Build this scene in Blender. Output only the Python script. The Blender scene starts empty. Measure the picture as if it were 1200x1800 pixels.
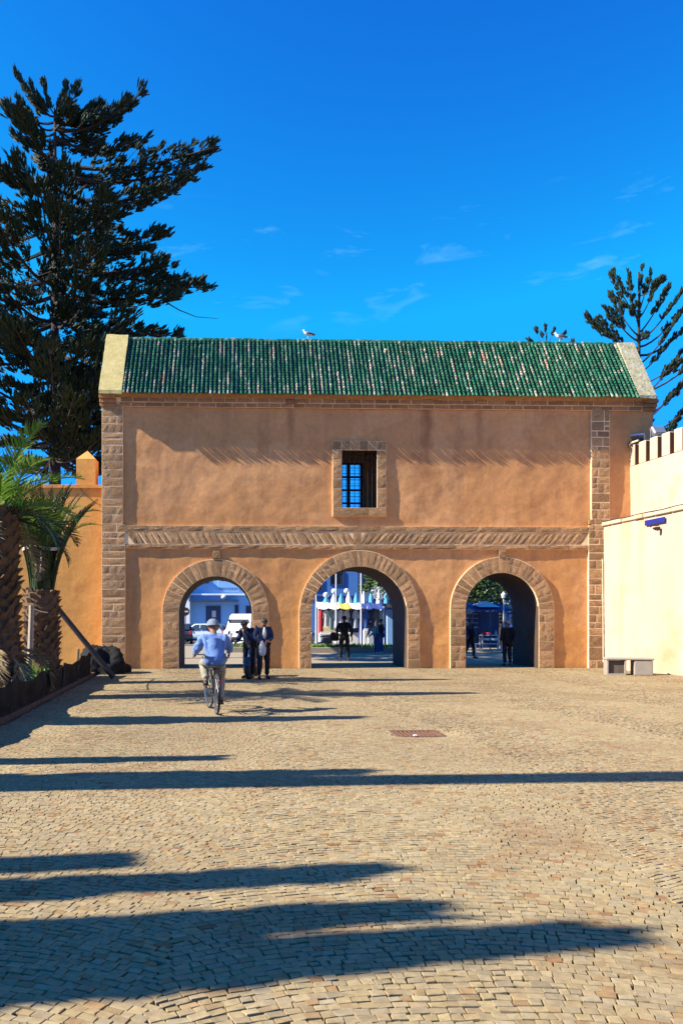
import bpy, math, random
import numpy as np
from mathutils import Vector, Matrix, noise
R = math.radians
PI = math.pi
random.seed(7)
SC = bpy.context.scene
COL = SC.collection

# ------------------------------------------------------------------ camera
EYE = 1.5          # eye height, metres
FPX, CX, CY = 1400.0, 470.0, 1095.0      # focal length and principal point in photograph pixels
cam_d = bpy.data.cameras.new('camera')
cam = bpy.data.objects.new('camera', cam_d)
COL.objects.link(cam)
cam.location = (0, 0, EYE)
cam.rotation_euler = (R(90), 0, 0)
cam_d.sensor_fit = 'VERTICAL'
cam_d.sensor_height = 36.0
cam_d.lens = 36.0 * FPX / 1800
cam_d.shift_x = (600 - CX) / 1800
cam_d.shift_y = (CY - 900) / 1800
cam_d.clip_start = 0.05
cam_d.clip_end = 4000
SC.camera = cam

# ------------------------------------------------------------------ sun and sky
SUN_EL, SUN_AZ = R(36.0), R(11.5)        # light travels +X, turned a little away from the camera
SUN_DIR = Vector((math.cos(SUN_AZ) * math.cos(SUN_EL), math.sin(SUN_AZ) * math.cos(SUN_EL), -math.sin(SUN_EL)))
sun_d = bpy.data.lights.new('sun', 'SUN')
sun_d.energy = 5.0
sun_d.angle = R(0.53)
sun_d.color = (1.0, 0.93, 0.80)
sun = bpy.data.objects.new('sun', sun_d)
COL.objects.link(sun)
sun.location = (-30, -6, 30)
sun.rotation_euler = SUN_DIR.to_track_quat('-Z', 'Y').to_euler()

W = bpy.data.worlds.new('World')
SC.world = W
W.use_nodes = True
nt = W.node_tree
for n_ in list(nt.nodes):
    nt.nodes.remove(n_)
def wn(kind, **kw):
    n = nt.nodes.new(kind)
    for k, v in kw.items():
        setattr(n, k, v)
    return n
sky = wn('ShaderNodeTexSky', sky_type='NISHITA', sun_disc=False)
sky.sun_elevation = SUN_EL
sky.sun_rotation = math.atan2(-SUN_DIR.x, -SUN_DIR.y)
sky.altitude = 0
sky.air_density = 1.0
sky.dust_density = 0.05
sky.ozone_density = 2.5
tint = wn('ShaderNodeMix', data_type='RGBA', blend_type='MULTIPLY')
tint.inputs[0].default_value = 1.0
tint.inputs[7].default_value = (0.07, 1.0, 2.15, 1)
# a clear maritime sky: deep azure overhead, turning turquoise lower down
sp_ = wn('ShaderNodeSeparateColor'); cb_ = wn('ShaderNodeCombineColor')
nt.links.new(sky.outputs[0], sp_.inputs[0])
pw_ = wn('ShaderNodeMath', operation='POWER'); pw_.inputs[1].default_value = 2.1
nt.links.new(sp_.outputs[1], pw_.inputs[0])
ml_ = wn('ShaderNodeMath', operation='MULTIPLY'); ml_.inputs[1].default_value = 0.66
nt.links.new(pw_.outputs[0], ml_.inputs[0])
mn_ = wn('ShaderNodeMath', operation='MINIMUM'); mn_.inputs[1].default_value = 3.5
nt.links.new(ml_.outputs[0], mn_.inputs[0])
nt.links.new(sp_.outputs[0], cb_.inputs[0]); nt.links.new(mn_.outputs[0], cb_.inputs[1]); nt.links.new(sp_.outputs[2], cb_.inputs[2])
nt.links.new(cb_.outputs[0], tint.inputs[6])
# thin wisps of cloud low over the horizon
tc = wn('ShaderNodeTexCoord')
mp = wn('ShaderNodeMapping')
mp.inputs['Scale'].default_value = (9.0, 9.0, 34.0)
mp.inputs['Location'].default_value = (5.3, 2.4, 0.35)
nt.links.new(tc.outputs['Generated'], mp.inputs['Vector'])
nz = wn('ShaderNodeTexNoise')
nz.inputs['Scale'].default_value = 1.15
nz.inputs['Detail'].default_value = 7
nz.inputs['Roughness'].default_value = 0.58
nz.inputs['Distortion'].default_value = 0.5
nt.links.new(mp.outputs[0], nz.inputs['Vector'])
rm = wn('ShaderNodeMapRange')
rm.inputs['From Min'].default_value = 0.58
rm.inputs['From Max'].default_value = 0.82
rm.inputs['To Max'].default_value = 0.45
nt.links.new(nz.outputs['Fac'], rm.inputs['Value'])
sep = wn('ShaderNodeSeparateXYZ')
nt.links.new(tc.outputs['Generated'], sep.inputs[0])
b1 = wn('ShaderNodeMapRange', interpolation_type='SMOOTHSTEP')
b1.inputs['From Min'].default_value = 0.33
b1.inputs['From Max'].default_value = 0.38
nt.links.new(sep.outputs['Z'], b1.inputs['Value'])
b2 = wn('ShaderNodeMapRange', interpolation_type='SMOOTHSTEP')
b2.inputs['From Min'].default_value = 0.48
b2.inputs['From Max'].default_value = 0.43
nt.links.new(sep.outputs['Z'], b2.inputs['Value'])
m1 = wn('ShaderNodeMath', operation='MULTIPLY')
nt.links.new(b1.outputs[0], m1.inputs[0]); nt.links.new(b2.outputs[0], m1.inputs[1])
m2 = wn('ShaderNodeMath', operation='MULTIPLY')
nt.links.new(m1.outputs[0], m2.inputs[0]); nt.links.new(rm.outputs[0], m2.inputs[1])
cl = wn('ShaderNodeMix', data_type='RGBA')
cl.inputs[7].default_value = (2.2, 5.8, 8.6, 1)
nt.links.new(m2.outputs[0], cl.inputs[0])
nt.links.new(tint.outputs[2], cl.inputs[6])
bg = wn('ShaderNodeBackground')
SKY_STRENGTH = 0.05
bg.inputs['Strength'].default_value = SKY_STRENGTH
nt.links.new(cl.outputs[2], bg.inputs['Color'])
wo = wn('ShaderNodeOutputWorld')
nt.links.new(bg.outputs[0], wo.inputs['Surface'])

SC.view_settings.view_transform = 'Standard'
SC.view_settings.look = 'None'
SC.view_settings.gamma = 1.0
SC.view_settings.use_curve_mapping = False
SC.view_settings.exposure = 1.4

# ------------------------------------------------------------------ helpers
def at(px, py, d):
    """point of the place that the photograph shows at pixel (px, py), d metres in front of the eye"""
    return Vector(((px - CX) / FPX * d, d, EYE + (CY - py) / FPX * d))
def gnd(px, py):
    d = FPX * EYE / (py - CY)
    return Vector(((px - CX) / FPX * d, d, 0))

def tag(o, label=None, cat=None, group=None, kind=None):
    if label: o['label'] = label
    if cat: o['category'] = cat
    if group: o['group'] = group
    if kind: o['kind'] = kind
    return o
def empty(name, loc=(0, 0, 0), rz=0.0, parent=None):
    o = bpy.data.objects.new(name, None)
    COL.objects.link(o)
    o.location = loc
    o.rotation_euler = (0, 0, rz)
    o.empty_display_size = 0.2
    if parent: o.parent = parent
    return o
def copy_tree(o, parent=None):
    c = o.copy()
    COL.objects.link(c)
    c.parent = parent
    for ch in list(o.children):
        copy_tree(ch, c)
    return c

class MB:
    def __init__(s):
        s.v = []; s.f = []; s.m = []
    def add(s, vs, fs, mi=0):
        b = len(s.v)
        s.v.extend([tuple(p) for p in vs])
        s.f.extend([tuple(i + b for i in f) for f in fs])
        s.m.extend([mi] * len(fs))
        return s
    def box(s, c, size, rot=None, mi=0, bev=0.0):
        x, y, z = [a / 2 for a in size]
        if bev > 0:
            b = min(bev, x * .9, y * .9, z * .9)
            vs = []
            for sx in (-1, 1):
                for sy in (-1, 1):
                    for sz in (-1, 1):
                        vs += [(sx * x, sy * (y - b), sz * (z - b)), (sx * (x - b), sy * y, sz * (z - b)), (sx * (x - b), sy * (y - b), sz * z)]
            def I(sx, sy, sz, k): return ((sx > 0) * 4 + (sy > 0) * 2 + (sz > 0)) * 3 + k
            fs = []
            for q in (-1, 1):
                fs.append([I(q, -1, -1, 0), I(q, 1, -1, 0), I(q, 1, 1, 0), I(q, -1, 1, 0)][::q])
                fs.append([I(-1, q, -1, 1), I(-1, q, 1, 1), I(1, q, 1, 1), I(1, q, -1, 1)][::q])
                fs.append([I(-1, -1, q, 2), I(1, -1, q, 2), I(1, 1, q, 2), I(-1, 1, q, 2)][::q])
            for a in (-1, 1):
                for b2 in (-1, 1):
                    fs.append([I(a, b2, -1, 0), I(a, b2, 1, 0), I(a, b2, 1, 1), I(a, b2, -1, 1)][::a * b2])
                    fs.append([I(a, -1, b2, 0), I(a, -1, b2, 2), I(a, 1, b2, 2), I(a, 1, b2, 0)][::-a * b2])
                    fs.append([I(-1, a, b2, 1), I(1, a, b2, 1), I(1, a, b2, 2), I(-1, a, b2, 2)][::-a * b2])
                    for c2 in (-1, 1):
                        fs.append([I(a, b2, c2, 0), I(a, b2, c2, 1), I(a, b2, c2, 2)][::a * b2 * c2])
        else:
            vs = [(i, j, k) for i in (-x, x) for j in (-y, y) for k in (-z, z)]
            fs = [(0, 1, 3, 2), (4, 6, 7, 5), (0, 4, 5, 1), (2, 3, 7, 6), (0, 2, 6, 4), (1, 5, 7, 3)]
        M = Matrix.Translation(Vector(c))
        if rot is not None:
            M = M @ (rot.to_4x4() if hasattr(rot, 'to_4x4') else rot)
        return s.add([M @ Vector(p) for p in vs], fs, mi)
    def tube(s, path, rad, n=8, mi=0, caps=True):
        path = [Vector(p) for p in path]
        if not hasattr(rad, '__len__'): rad = [rad] * len(path)
        b = []; prev = None
        for i, p in enumerate(path):
            t = (path[min(i + 1, len(path) - 1)] - path[max(i - 1, 0)])
            t = t.normalized() if t.length > 1e-9 else Vector((0, 0, 1))
            if prev is None:
                a = t.orthogonal().normalized()
            else:
                a = (prev - t * prev.dot(t))
                a = a.normalized() if a.length > 1e-6 else t.orthogonal().normalized()
            prev = a
            c = t.cross(a)
            for k in range(n):
                th = 2 * PI * k / n
                b.append(p + (a * math.cos(th) + c * math.sin(th)) * rad[i])
        fs = []
        for i in range(len(path) - 1):
            for k in range(n):
                k2 = (k + 1) % n
                fs.append((i * n + k, i * n + k2, (i + 1) * n + k2, (i + 1) * n + k))
        if caps:
            fs.append(tuple(range(n))[::-1])
            fs.append(tuple((len(path) - 1) * n + k for k in range(n)))
        return s.add(b, fs, mi)
    def lathe(s, prof, n=16, M=None, mi=0, caps=True):
        """prof: (r, z) pairs, bottom to top"""
        M = M or Matrix.Identity(4)
        vs = []; fs = []
        for r, z in prof:
            for k in range(n):
                th = 2 * PI * k / n
                vs.append(M @ Vector((r * math.cos(th), r * math.sin(th), z)))
        for i in range(len(prof) - 1):
            for k in range(n):
                k2 = (k + 1) % n
                fs.append((i * n + k, i * n + k2, (i + 1) * n + k2, (i + 1) * n + k))
        if caps and prof[0][0] > 1e-6: fs.append(tuple(range(n))[::-1])
        if caps and prof[-1][0] > 1e-6: fs.append(tuple((len(prof) - 1) * n + k for k in range(n)))
        return s.add(vs, fs, mi)
    def ell(s, c, r, nu=12, nv=8, rot=None, mi=0):
        prof = [(math.sin(PI * i / nv), -math.cos(PI * i / nv)) for i in range(nv + 1)]
        M = Matrix.Translation(Vector(c)) @ ((rot.to_4x4()) if rot is not None else Matrix.Identity(4)) @ Matrix.Diagonal((r[0], r[1], r[2], 1))
        return s.lathe(prof, nu, M, mi)
    def prism(s, pts, y0, y1, mi=0, axis='y'):
        """pts: outline in (x, z) counter-clockwise seen from -y, extruded along y"""
        n = len(pts)
        if axis == 'y':
            vs = [(p[0], y0, p[1]) for p in pts] + [(p[0], y1, p[1]) for p in pts]
        elif axis == 'x':
            vs = [(y0, p[0], p[1]) for p in pts] + [(y1, p[0], p[1]) for p in pts]
        else:
            vs = [(p[0], p[1], y0) for p in pts] + [(p[0], p[1], y1) for p in pts]
        fs = [tuple(range(n)), tuple(range(2 * n - 1, n - 1, -1))]
        for i in range(n):
            j = (i + 1) % n
            fs.append((i, i + n, j + n, j))
        return s.add(vs, fs, mi)
    def mesh(s, name, mats, smooth=False):
        me = bpy.data.meshes.new(name)
        me.from_pydata(s.v, [], s.f)
        if not isinstance(mats, (list, tuple)): mats = [mats]
        for m in mats: me.materials.append(m)
        if len(mats) > 1: me.polygons.foreach_set('material_index', s.m)
        if smooth: me.polygons.foreach_set('use_smooth', [True] * len(me.polygons))
        me.update()
        return me
    def build(s, name, mats, parent=None, smooth=False, loc=(0, 0, 0), rz=0.0):
        return obj(name, s.mesh(name, mats, smooth), parent, loc, rz)
def obj(name, me, parent=None, loc=(0, 0, 0), rz=0.0):
    o = bpy.data.objects.new(name, me)
    COL.objects.link(o)
    o.location = loc
    o.rotation_euler = (0, 0, rz)
    if parent: o.parent = parent
    return o
def rotz(a): return Matrix.Rotation(a, 3, 'Z')
def roty(a): return Matrix.Rotation(a, 3, 'Y')
def rotx(a): return Matrix.Rotation(a, 3, 'X')
def nfac(p, sc, seed=0.0):
    return noise.noise(Vector((p[0] * sc + seed, p[1] * sc - seed * 1.7, p[2] * sc + seed * .6)))

# ------------------------------------------------------------------ materials
def pm(name, base, rough=0.85, col2=None, var=0.3, vscale=3.0, bump=0.25, bscale=40.0, bdist=0.01, metal=0.0, rnd=0.0, island=False,
       spec=0.3, fine=0.25, coords='Object', trans=0.0, stain=None, sscale=1.0, samount=0.5, vstretch=None, coat=0.0, streak=None, low=None, patch=None):
    m = bpy.data.materials.new(name)
    m.use_nodes = True
    t = m.node_tree
    bs = t.nodes['Principled BSDF']
    bs.inputs['Roughness'].default_value = rough
    bs.inputs['Metallic'].default_value = metal
    bs.inputs['Specular IOR Level'].default_value = spec
    if coat: bs.inputs['Coat Weight'].default_value = coat
    if trans: bs.inputs['Transmission Weight'].default_value = trans
    N = t.nodes.new; L = t.links.new
    tcn = N('ShaderNodeTexCoord')
    vec = tcn.outputs[coords]
    if coords == 'Object' and rnd:
        # every copy gets its own patch of the pattern
        oi0 = N('ShaderNodeObjectInfo'); va = N('ShaderNodeVectorMath'); va.operation = 'ADD'
        sc_ = N('ShaderNodeMath'); sc_.operation = 'MULTIPLY'; sc_.inputs[1].default_value = 37.0
        L(oi0.outputs['Random'], sc_.inputs[0]); L(vec, va.inputs[0]); L(sc_.outputs[0], va.inputs[1])
        vec = va.outputs[0]
    if vstretch:
        mpn = N('ShaderNodeMapping'); mpn.inputs['Scale'].default_value = vstretch
        L(vec, mpn.inputs[0]); vec2 = mpn.outputs[0]
    else:
        vec2 = vec
    n1 = N('ShaderNodeTexNoise'); n1.inputs['Scale'].default_value = vscale; n1.inputs['Detail'].default_value = 6
    n1.inputs['Roughness'].default_value = 0.6
    L(vec2, n1.inputs['Vector'])
    r1 = N('ShaderNodeMapRange'); r1.inputs['From Min'].default_value = 0.3; r1.inputs['From Max'].default_value = 0.7
    L(n1.outputs['Fac'], r1.inputs['Value'])
    mx = N('ShaderNodeMix'); mx.data_type = 'RGBA'
    c2 = col2 or tuple(max(0, c * (1 - var)) for c in base)
    mx.inputs[6].default_value = (*base, 1); mx.inputs[7].default_value = (*c2, 1)
    L(r1.outputs[0], mx.inputs[0])
    out = mx.outputs[2]
    if low:
        # the lower storey wears a fresher, more orange coat
        sz = N('ShaderNodeSeparateXYZ'); L(tcn.outputs['Object'], sz.inputs[0])
        nl = N('ShaderNodeTexNoise'); nl.inputs['Scale'].default_value = .5; nl.inputs['Detail'].default_value = 5; L(vec, nl.inputs['Vector'])
        al = N('ShaderNodeMath'); al.operation = 'MULTIPLY_ADD'; al.inputs[1].default_value = -5.0; L(nl.outputs['Fac'], al.inputs[0]); L(sz.outputs['Z'], al.inputs[2])
        rl_ = N('ShaderNodeMapRange'); rl_.inputs['From Min'].default_value = 2.2; rl_.inputs['From Max'].default_value = -1.6; rl_.inputs['To Max'].default_value = .9
        L(al.outputs[0], rl_.inputs['Value'])
        mxl = N('ShaderNodeMix'); mxl.data_type = 'RGBA'; mxl.inputs[7].default_value = (*low, 1)
        L(rl_.outputs[0], mxl.inputs[0]); L(out, mxl.inputs[6]); out = mxl.outputs[2]
    if patch:
        # repaired areas with a sharper outline and a paler coat
        npn = N('ShaderNodeTexNoise'); npn.inputs['Scale'].default_value = .42; npn.inputs['Detail'].default_value = 9; npn.inputs['Roughness'].default_value = .55; npn.inputs['Distortion'].default_value = .6
        L(vec, npn.inputs['Vector'])
        rp_ = N('ShaderNodeMapRange'); rp_.inputs['From Min'].default_value = .535; rp_.inputs['From Max'].default_value = .56; rp_.inputs['To Max'].default_value = .38
        L(npn.outputs['Fac'], rp_.inputs['Value'])
        mxp = N('ShaderNodeMix'); mxp.data_type = 'RGBA'; mxp.inputs[7].default_value = (*patch, 1)
        L(rp_.outputs[0], mxp.inputs[0]); L(out, mxp.inputs[6]); out = mxp.outputs[2]
    if stain:
        n3 = N('ShaderNodeTexNoise'); n3.inputs['Scale'].default_value = sscale; n3.inputs['Detail'].default_value = 8
        n3.inputs['Roughness'].default_value = 0.7
        L(vec, n3.inputs['Vector'])
        r3 = N('ShaderNodeMapRange'); r3.inputs['From Min'].default_value = 0.52; r3.inputs['From Max'].default_value = 0.68
        r3.inputs['To Max'].default_value = samount
        L(n3.outputs['Fac'], r3.inputs['Value'])
        mx3 = N('ShaderNodeMix'); mx3.data_type = 'RGBA'; mx3.inputs[7].default_value = (*stain, 1)
        L(r3.outputs[0], mx3.inputs[0]); L(out, mx3.inputs[6]); out = mx3.outputs[2]
    if streak:
        # runs of dirt left by rain
        mps = N('ShaderNodeMapping'); mps.inputs['Scale'].default_value = (1.6, 1.6, .13); L(vec, mps.inputs[0])
        ns = N('ShaderNodeTexNoise'); ns.inputs['Scale'].default_value = 1.0; ns.inputs['Detail'].default_value = 6; ns.inputs['Roughness'].default_value = .62
        L(mps.outputs[0], ns.inputs['Vector'])
        rs_ = N('ShaderNodeMapRange'); rs_.inputs['From Min'].default_value = .52; rs_.inputs['From Max'].default_value = .72; rs_.inputs['To Max'].default_value = .55
        L(ns.outputs['Fac'], rs_.inputs['Value'])
        mxs = N('ShaderNodeMix'); mxs.data_type = 'RGBA'; mxs.inputs[7].default_value = (*streak, 1)
        L(rs_.outputs[0], mxs.inputs[0]); L(out, mxs.inputs[6]); out = mxs.outputs[2]
    if fine or rnd or island:
        # brightness factor: fine grain plus a tone of its own for each piece
        n2 = N('ShaderNodeTexNoise'); n2.inputs['Scale'].default_value = bscale * 0.6; n2.inputs['Detail'].default_value = 4
        L(vec, n2.inputs['Vector'])
        fm = N('ShaderNodeMapRange'); fm.inputs['From Min'].default_value = 0.25; fm.inputs['From Max'].default_value = 0.75
        fm.inputs['To Min'].default_value = 1 - fine; fm.inputs['To Max'].default_value = 1 + fine
        L(n2.outputs['Fac'], fm.inputs['Value'])
        fac = fm.outputs[0]
        if rnd:
            oi = N('ShaderNodeObjectInfo')
            src = oi.outputs['Random']
            if island:
                g = N('ShaderNodeNewGeometry'); ad = N('ShaderNodeMath'); ad.operation = 'ADD'
                L(g.outputs['Random Per Island'], ad.inputs[0]); L(src, ad.inputs[1])
                fr = N('ShaderNodeMath'); fr.operation = 'FRACT'; L(ad.outputs[0], fr.inputs[0]); src = fr.outputs[0]
            rr = N('ShaderNodeMapRange'); rr.inputs['To Min'].default_value = 1 - rnd; rr.inputs['To Max'].default_value = 1 + rnd * .8
            L(src, rr.inputs['Value'])
            ml = N('ShaderNodeMath'); ml.operation = 'MULTIPLY'
            L(fac, ml.inputs[0]); L(rr.outputs[0], ml.inputs[1]); fac = ml.outputs[0]
        hs = N('ShaderNodeVectorMath'); hs.operation = 'SCALE'
        L(out, hs.inputs[0]); L(fac, hs.inputs['Scale']); out = hs.outputs[0]
    L(out, bs.inputs['Base Color'])
    if bump:
        n4 = N('ShaderNodeTexNoise'); n4.inputs['Scale'].default_value = bscale; n4.inputs['Detail'].default_value = 6
        n4.inputs['Roughness'].default_value = 0.65
        L(vec, n4.inputs['Vector'])
        bp = N('ShaderNodeBump'); bp.inputs['Strength'].default_value = bump; bp.inputs['Distance'].default_value = bdist
        L(n4.outputs['Fac'], bp.inputs['Height']); L(bp.outputs[0], bs.inputs['Normal'])
    return m
def flat(name, base, rough=0.6, metal=0.0, spec=0.4, var=0.15, **k):
    return pm(name, base, rough=rough, metal=metal, spec=spec, var=var, bump=0.06, bscale=25, fine=0.08, **k)
def leafmat(name, a, b, rough=0.6, tl=0.25):
    m = bpy.data.materials.new(name); m.use_nodes = True
    t = m.node_tree; N = t.nodes.new; L = t.links.new
    bs = t.nodes['Principled BSDF']; bs.inputs['Roughness'].default_value = rough; bs.inputs['Specular IOR Level'].default_value = 0.25
    g = N('ShaderNodeNewGeometry'); mx = N('ShaderNodeMix'); mx.data_type = 'RGBA'
    mx.inputs[6].default_value = (*a, 1); mx.inputs[7].default_value = (*b, 1)
    n1 = N('ShaderNodeTexNoise'); n1.inputs['Scale'].default_value = 0.9
    tcn = N('ShaderNodeTexCoord'); L(tcn.outputs['Object'], n1.inputs['Vector'])
    ad = N('ShaderNodeMath'); ad.operation = 'ADD'; L(g.outputs['Random Per Island'], ad.inputs[0]); L(n1.outputs['Fac'], ad.inputs[1])
    mr = N('ShaderNodeMapRange'); mr.inputs['From Min'].default_value = 0.35; mr.inputs['From Max'].default_value = 1.25
    L(ad.outputs[0], mr.inputs['Value']); L(mr.outputs[0], mx.inputs[0])
    L(mx.outputs[2], bs.inputs['Base Color'])
    if tl:
        tr = N('ShaderNodeBsdfTranslucent'); L(mx.outputs[2], tr.inputs['Color'])
        ms = N('ShaderNodeMixShader'); ms.inputs[0].default_value = tl
        L(bs.outputs[0], ms.inputs[1]); L(tr.outputs[0], ms.inputs[2])
        L(ms.outputs[0], t.nodes['Material Output'].inputs['Surface'])
    return m

M = {}
M['plaster'] = pm('ochre_plaster', (0.58, 0.275, 0.098), col2=(0.45, 0.21, 0.074), vscale=0.55, bump=0.32, bscale=12, bdist=0.02, fine=0.10,
                  stain=(0.32, 0.14, 0.06), sscale=0.8, samount=0.65, streak=(0.30, 0.14, 0.06), low=(0.585, 0.268, 0.075), patch=(0.61, 0.32, 0.135))
M['orange_plaster'] = pm('orange_plaster', (0.58, 0.305, 0.078), col2=(0.50, 0.24, 0.055), vscale=0.6, bump=0.4, bscale=12, bdist=0.02, fine=0.08,
                  stain=(0.34, 0.14, 0.045), sscale=0.8, samount=0.6, streak=(0.30, 0.13, 0.045))
M['cream_plaster'] = pm('cream_plaster', (0.48, 0.365, 0.255), col2=(0.43, 0.31, 0.20), vscale=0.5, vstretch=(1, 1, 0.25), bump=0.4, bscale=12, bdist=0.015, fine=0.05,
                  stain=(0.40, 0.23, 0.11), sscale=0.5, samount=0.8, streak=(0.42, 0.26, 0.13))
M['stone'] = pm('brown_sandstone', (0.40, 0.225, 0.098), col2=(0.26, 0.142, 0.058), vscale=9, bump=1.0, bscale=38, bdist=0.02, rnd=0.30, fine=0.35)
M['stone_dark'] = pm('brown_cornice_stone', (0.36, 0.18, 0.075), col2=(0.26, 0.128, 0.054), vscale=6, bump=0.8, bscale=22, bdist=0.02, rnd=0.2, fine=0.2)
M['mortar'] = pm('pale_mortar', (0.84, 0.60, 0.34), col2=(0.72, 0.49, 0.26), vscale=4, bump=0.5, bscale=30, fine=0.12)
M['tunnel'] = pm('shade_dark_plaster', (0.07, 0.042, 0.025), col2=(0.045, 0.028, 0.018), vscale=2, bump=0.4, bscale=14, fine=0.15)  # deep shade of the passages is put into this near-black colour
M['gable'] = pm('mossy_gable_plaster', (0.44, 0.36, 0.15), col2=(0.35, 0.28, 0.10), vscale=2.5, bump=0.6, bscale=15, bdist=0.02, fine=0.15,
                stain=(0.20, 0.20, 0.06), sscale=1.6, samount=0.6)
M['gable_pale'] = pm('lichen_gable_plaster', (0.40, 0.36, 0.25), col2=(0.27, 0.24, 0.12), vscale=3.5, bump=0.9, bscale=12, bdist=0.04, fine=0.25,
                stain=(0.22, 0.22, 0.08), sscale=2.2, samount=0.7)
M['sett'] = pm('sandstone_sett', (0.300, 0.230, 0.122), col2=(0.235, 0.172, 0.090), vscale=0.5, bump=0.5, bscale=45, bdist=0.005, rnd=0.12, island=True, fine=0.22,
               stain=(0.20, 0.115, 0.055), sscale=0.9, samount=0.6)
def sett_hues(m):
    t = m.node_tree; N = t.nodes.new; L = t.links.new
    bs = t.nodes['Principled BSDF']; src = bs.inputs['Base Color'].links[0].from_socket
    g = N('ShaderNodeNewGeometry'); oi = N('ShaderNodeObjectInfo'); ad = N('ShaderNodeMath'); ad.operation = 'ADD'
    L(g.outputs['Random Per Island'], ad.inputs[0]); L(oi.outputs['Random'], ad.inputs[1])
    m7 = N('ShaderNodeMath'); m7.operation = 'MULTIPLY'; m7.inputs[1].default_value = 7.31; L(ad.outputs[0], m7.inputs[0])
    fr = N('ShaderNodeMath'); fr.operation = 'FRACT'; L(m7.outputs[0], fr.inputs[0])
    cr = N('ShaderNodeValToRGB'); cr.color_ramp.interpolation = 'CONSTANT'; el = cr.color_ramp.elements
    cols = [(0, (1.0, 1.0, 1.0)), (.35, (1.04, 1.02, .95)), (.6, (.95, .98, 1.06)), (.72, (.98, .90, .80)), (.82, (1.09, 1.09, 1.11)), (.90, (.86, .88, .93)), (.945, (.95, .78, .66)), (.982, (.82, .56, .45))]
    while len(el) < len(cols): el.new(.5)
    for e, (p, c) in zip(el, cols): e.position = p; e.color = (*c, 1)
    L(fr.outputs[0], cr.inputs[0])
    mx = N('ShaderNodeMix'); mx.data_type = 'RGBA'; mx.blend_type = 'MULTIPLY'; mx.inputs[0].default_value = 1.0
    L(src, mx.inputs[6]); L(cr.outputs[0], mx.inputs[7]); L(mx.outputs[2], bs.inputs['Base Color'])
sett_hues(M['sett'])
M['bed'] = pm('joint_sand', (0.10, 0.075, 0.045), col2=(0.06, 0.045, 0.03), vscale=3, bump=0.6, bscale=60, fine=0.25)
M['paving'] = pm('beige_paving', (0.30, 0.24, 0.16), col2=(0.25, 0.20, 0.13), vscale=1.0, bump=0.4, bscale=20, fine=0.15)
M['asphalt'] = pm('asphalt', (0.10, 0.10, 0.10), var=0.3, vscale=0.8, bump=0.4, bscale=60, fine=0.2)
M['soil'] = pm('dry_soil', (0.24, 0.17, 0.10), col2=(0.15, 0.11, 0.07), vscale=1.5, bump=0.8, bscale=12, bdist=0.03, fine=0.25)
M['land'] = pm('dry_land', (0.30, 0.25, 0.17), col2=(0.22, 0.20, 0.12), vscale=0.05, bump=0.2, bscale=4, fine=0.1)
M['concrete'] = pm('bench_concrete', (0.30, 0.26, 0.20), col2=(0.24, 0.20, 0.155), vscale=5, bump=0.4, bscale=50, fine=0.12)
M['bench_in'] = pm('hollow_shade_brown', (0.11, 0.08, 0.055), col2=(0.08, 0.06, 0.04), vscale=5, bump=0.4, bscale=50, fine=0.2)  # dark tone stands for the shade inside the hollow bench leg
M['bark'] = pm('pine_bark', (0.045, 0.032, 0.023), col2=(0.028, 0.021, 0.016), vscale=3, bump=0.9, bscale=14, bdist=0.04, fine=0.3)
M['needle'] = leafmat('pine_foliage', (0.005, 0.012, 0.008), (0.016, 0.032, 0.014), 0.7, 0.06)
M['needle_far'] = leafmat('far_pine_foliage', (0.010, 0.020, 0.013), (0.028, 0.043, 0.02), 0.7, 0.06)
M['palm_leaf'] = leafmat('palm_leaflets', (0.06, 0.15, 0.015), (0.18, 0.30, 0.04), 0.4, 0.3)
M['palm_dark'] = leafmat('old_palm_leaflets', (0.009, 0.022, 0.007), (0.03, 0.055, 0.014), 0.5, 0.15)
M['palm_dry'] = leafmat('dry_palm_leaflets', (0.16, 0.11, 0.05), (0.30, 0.22, 0.11), 0.7, 0.15)
M['palm_trunk'] = pm('palm_trunk', (0.17, 0.095, 0.05), col2=(0.09, 0.055, 0.03), vscale=9, bump=0.9, bscale=30, bdist=0.03, fine=0.3, rnd=0.2, island=True)
M['leaf'] = leafmat('broad_leaves', (0.02, 0.045, 0.012), (0.06, 0.10, 0.022), 0.55, 0.2)
M['shrub'] = leafmat('planter_leaves', (0.05, 0.12, 0.02), (0.12, 0.22, 0.04), 0.55, 0.25)
M['grassy'] = leafmat('bright_weeds', (0.12, 0.30, 0.03), (0.25, 0.45, 0.06), 0.55, 0.3)
M['net'] = pm('black_shade_net', (0.008, 0.008, 0.008), col2=(0.014, 0.0135, 0.012), vscale=6, bump=0.5, bscale=60, fine=0.3, spec=0.2, rough=0.85)
M['wood'] = pm('weathered_wood', (0.42, 0.35, 0.26), col2=(0.30, 0.24, 0.17), vscale=4, vstretch=(6, 6, 1), bump=0.5, bscale=40, fine=0.2)
M['dark_wood'] = pm('dark_pole_wood', (0.045, 0.04, 0.038), col2=(0.07, 0.06, 0.05), vscale=5, bump=0.5, bscale=40, fine=0.25)
M['rust'] = pm('rusty_iron', (0.16, 0.075, 0.04), col2=(0.09, 0.05, 0.035), vscale=12, bump=0.5, bscale=60, fine=0.3, rough=0.8)
M['iron'] = pm('dark_iron', (0.035, 0.035, 0.038), var=0.3, vscale=10, bump=0.3, bscale=60, fine=0.2, rough=0.55, metal=0.6)
M['steel'] = pm('grey_steel', (0.35, 0.36, 0.37), var=0.25, vscale=10, bump=0.2, bscale=60, fine=0.15, rough=0.4, metal=0.8)
M['rope'] = flat('pale_rope', (0.62, 0.58, 0.50), 0.8)
M['white'] = flat('white_paint', (0.56, 0.56, 0.55), 0.55)
M['black'] = flat('black_plastic', (0.02, 0.02, 0.022), 0.45)
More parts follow.
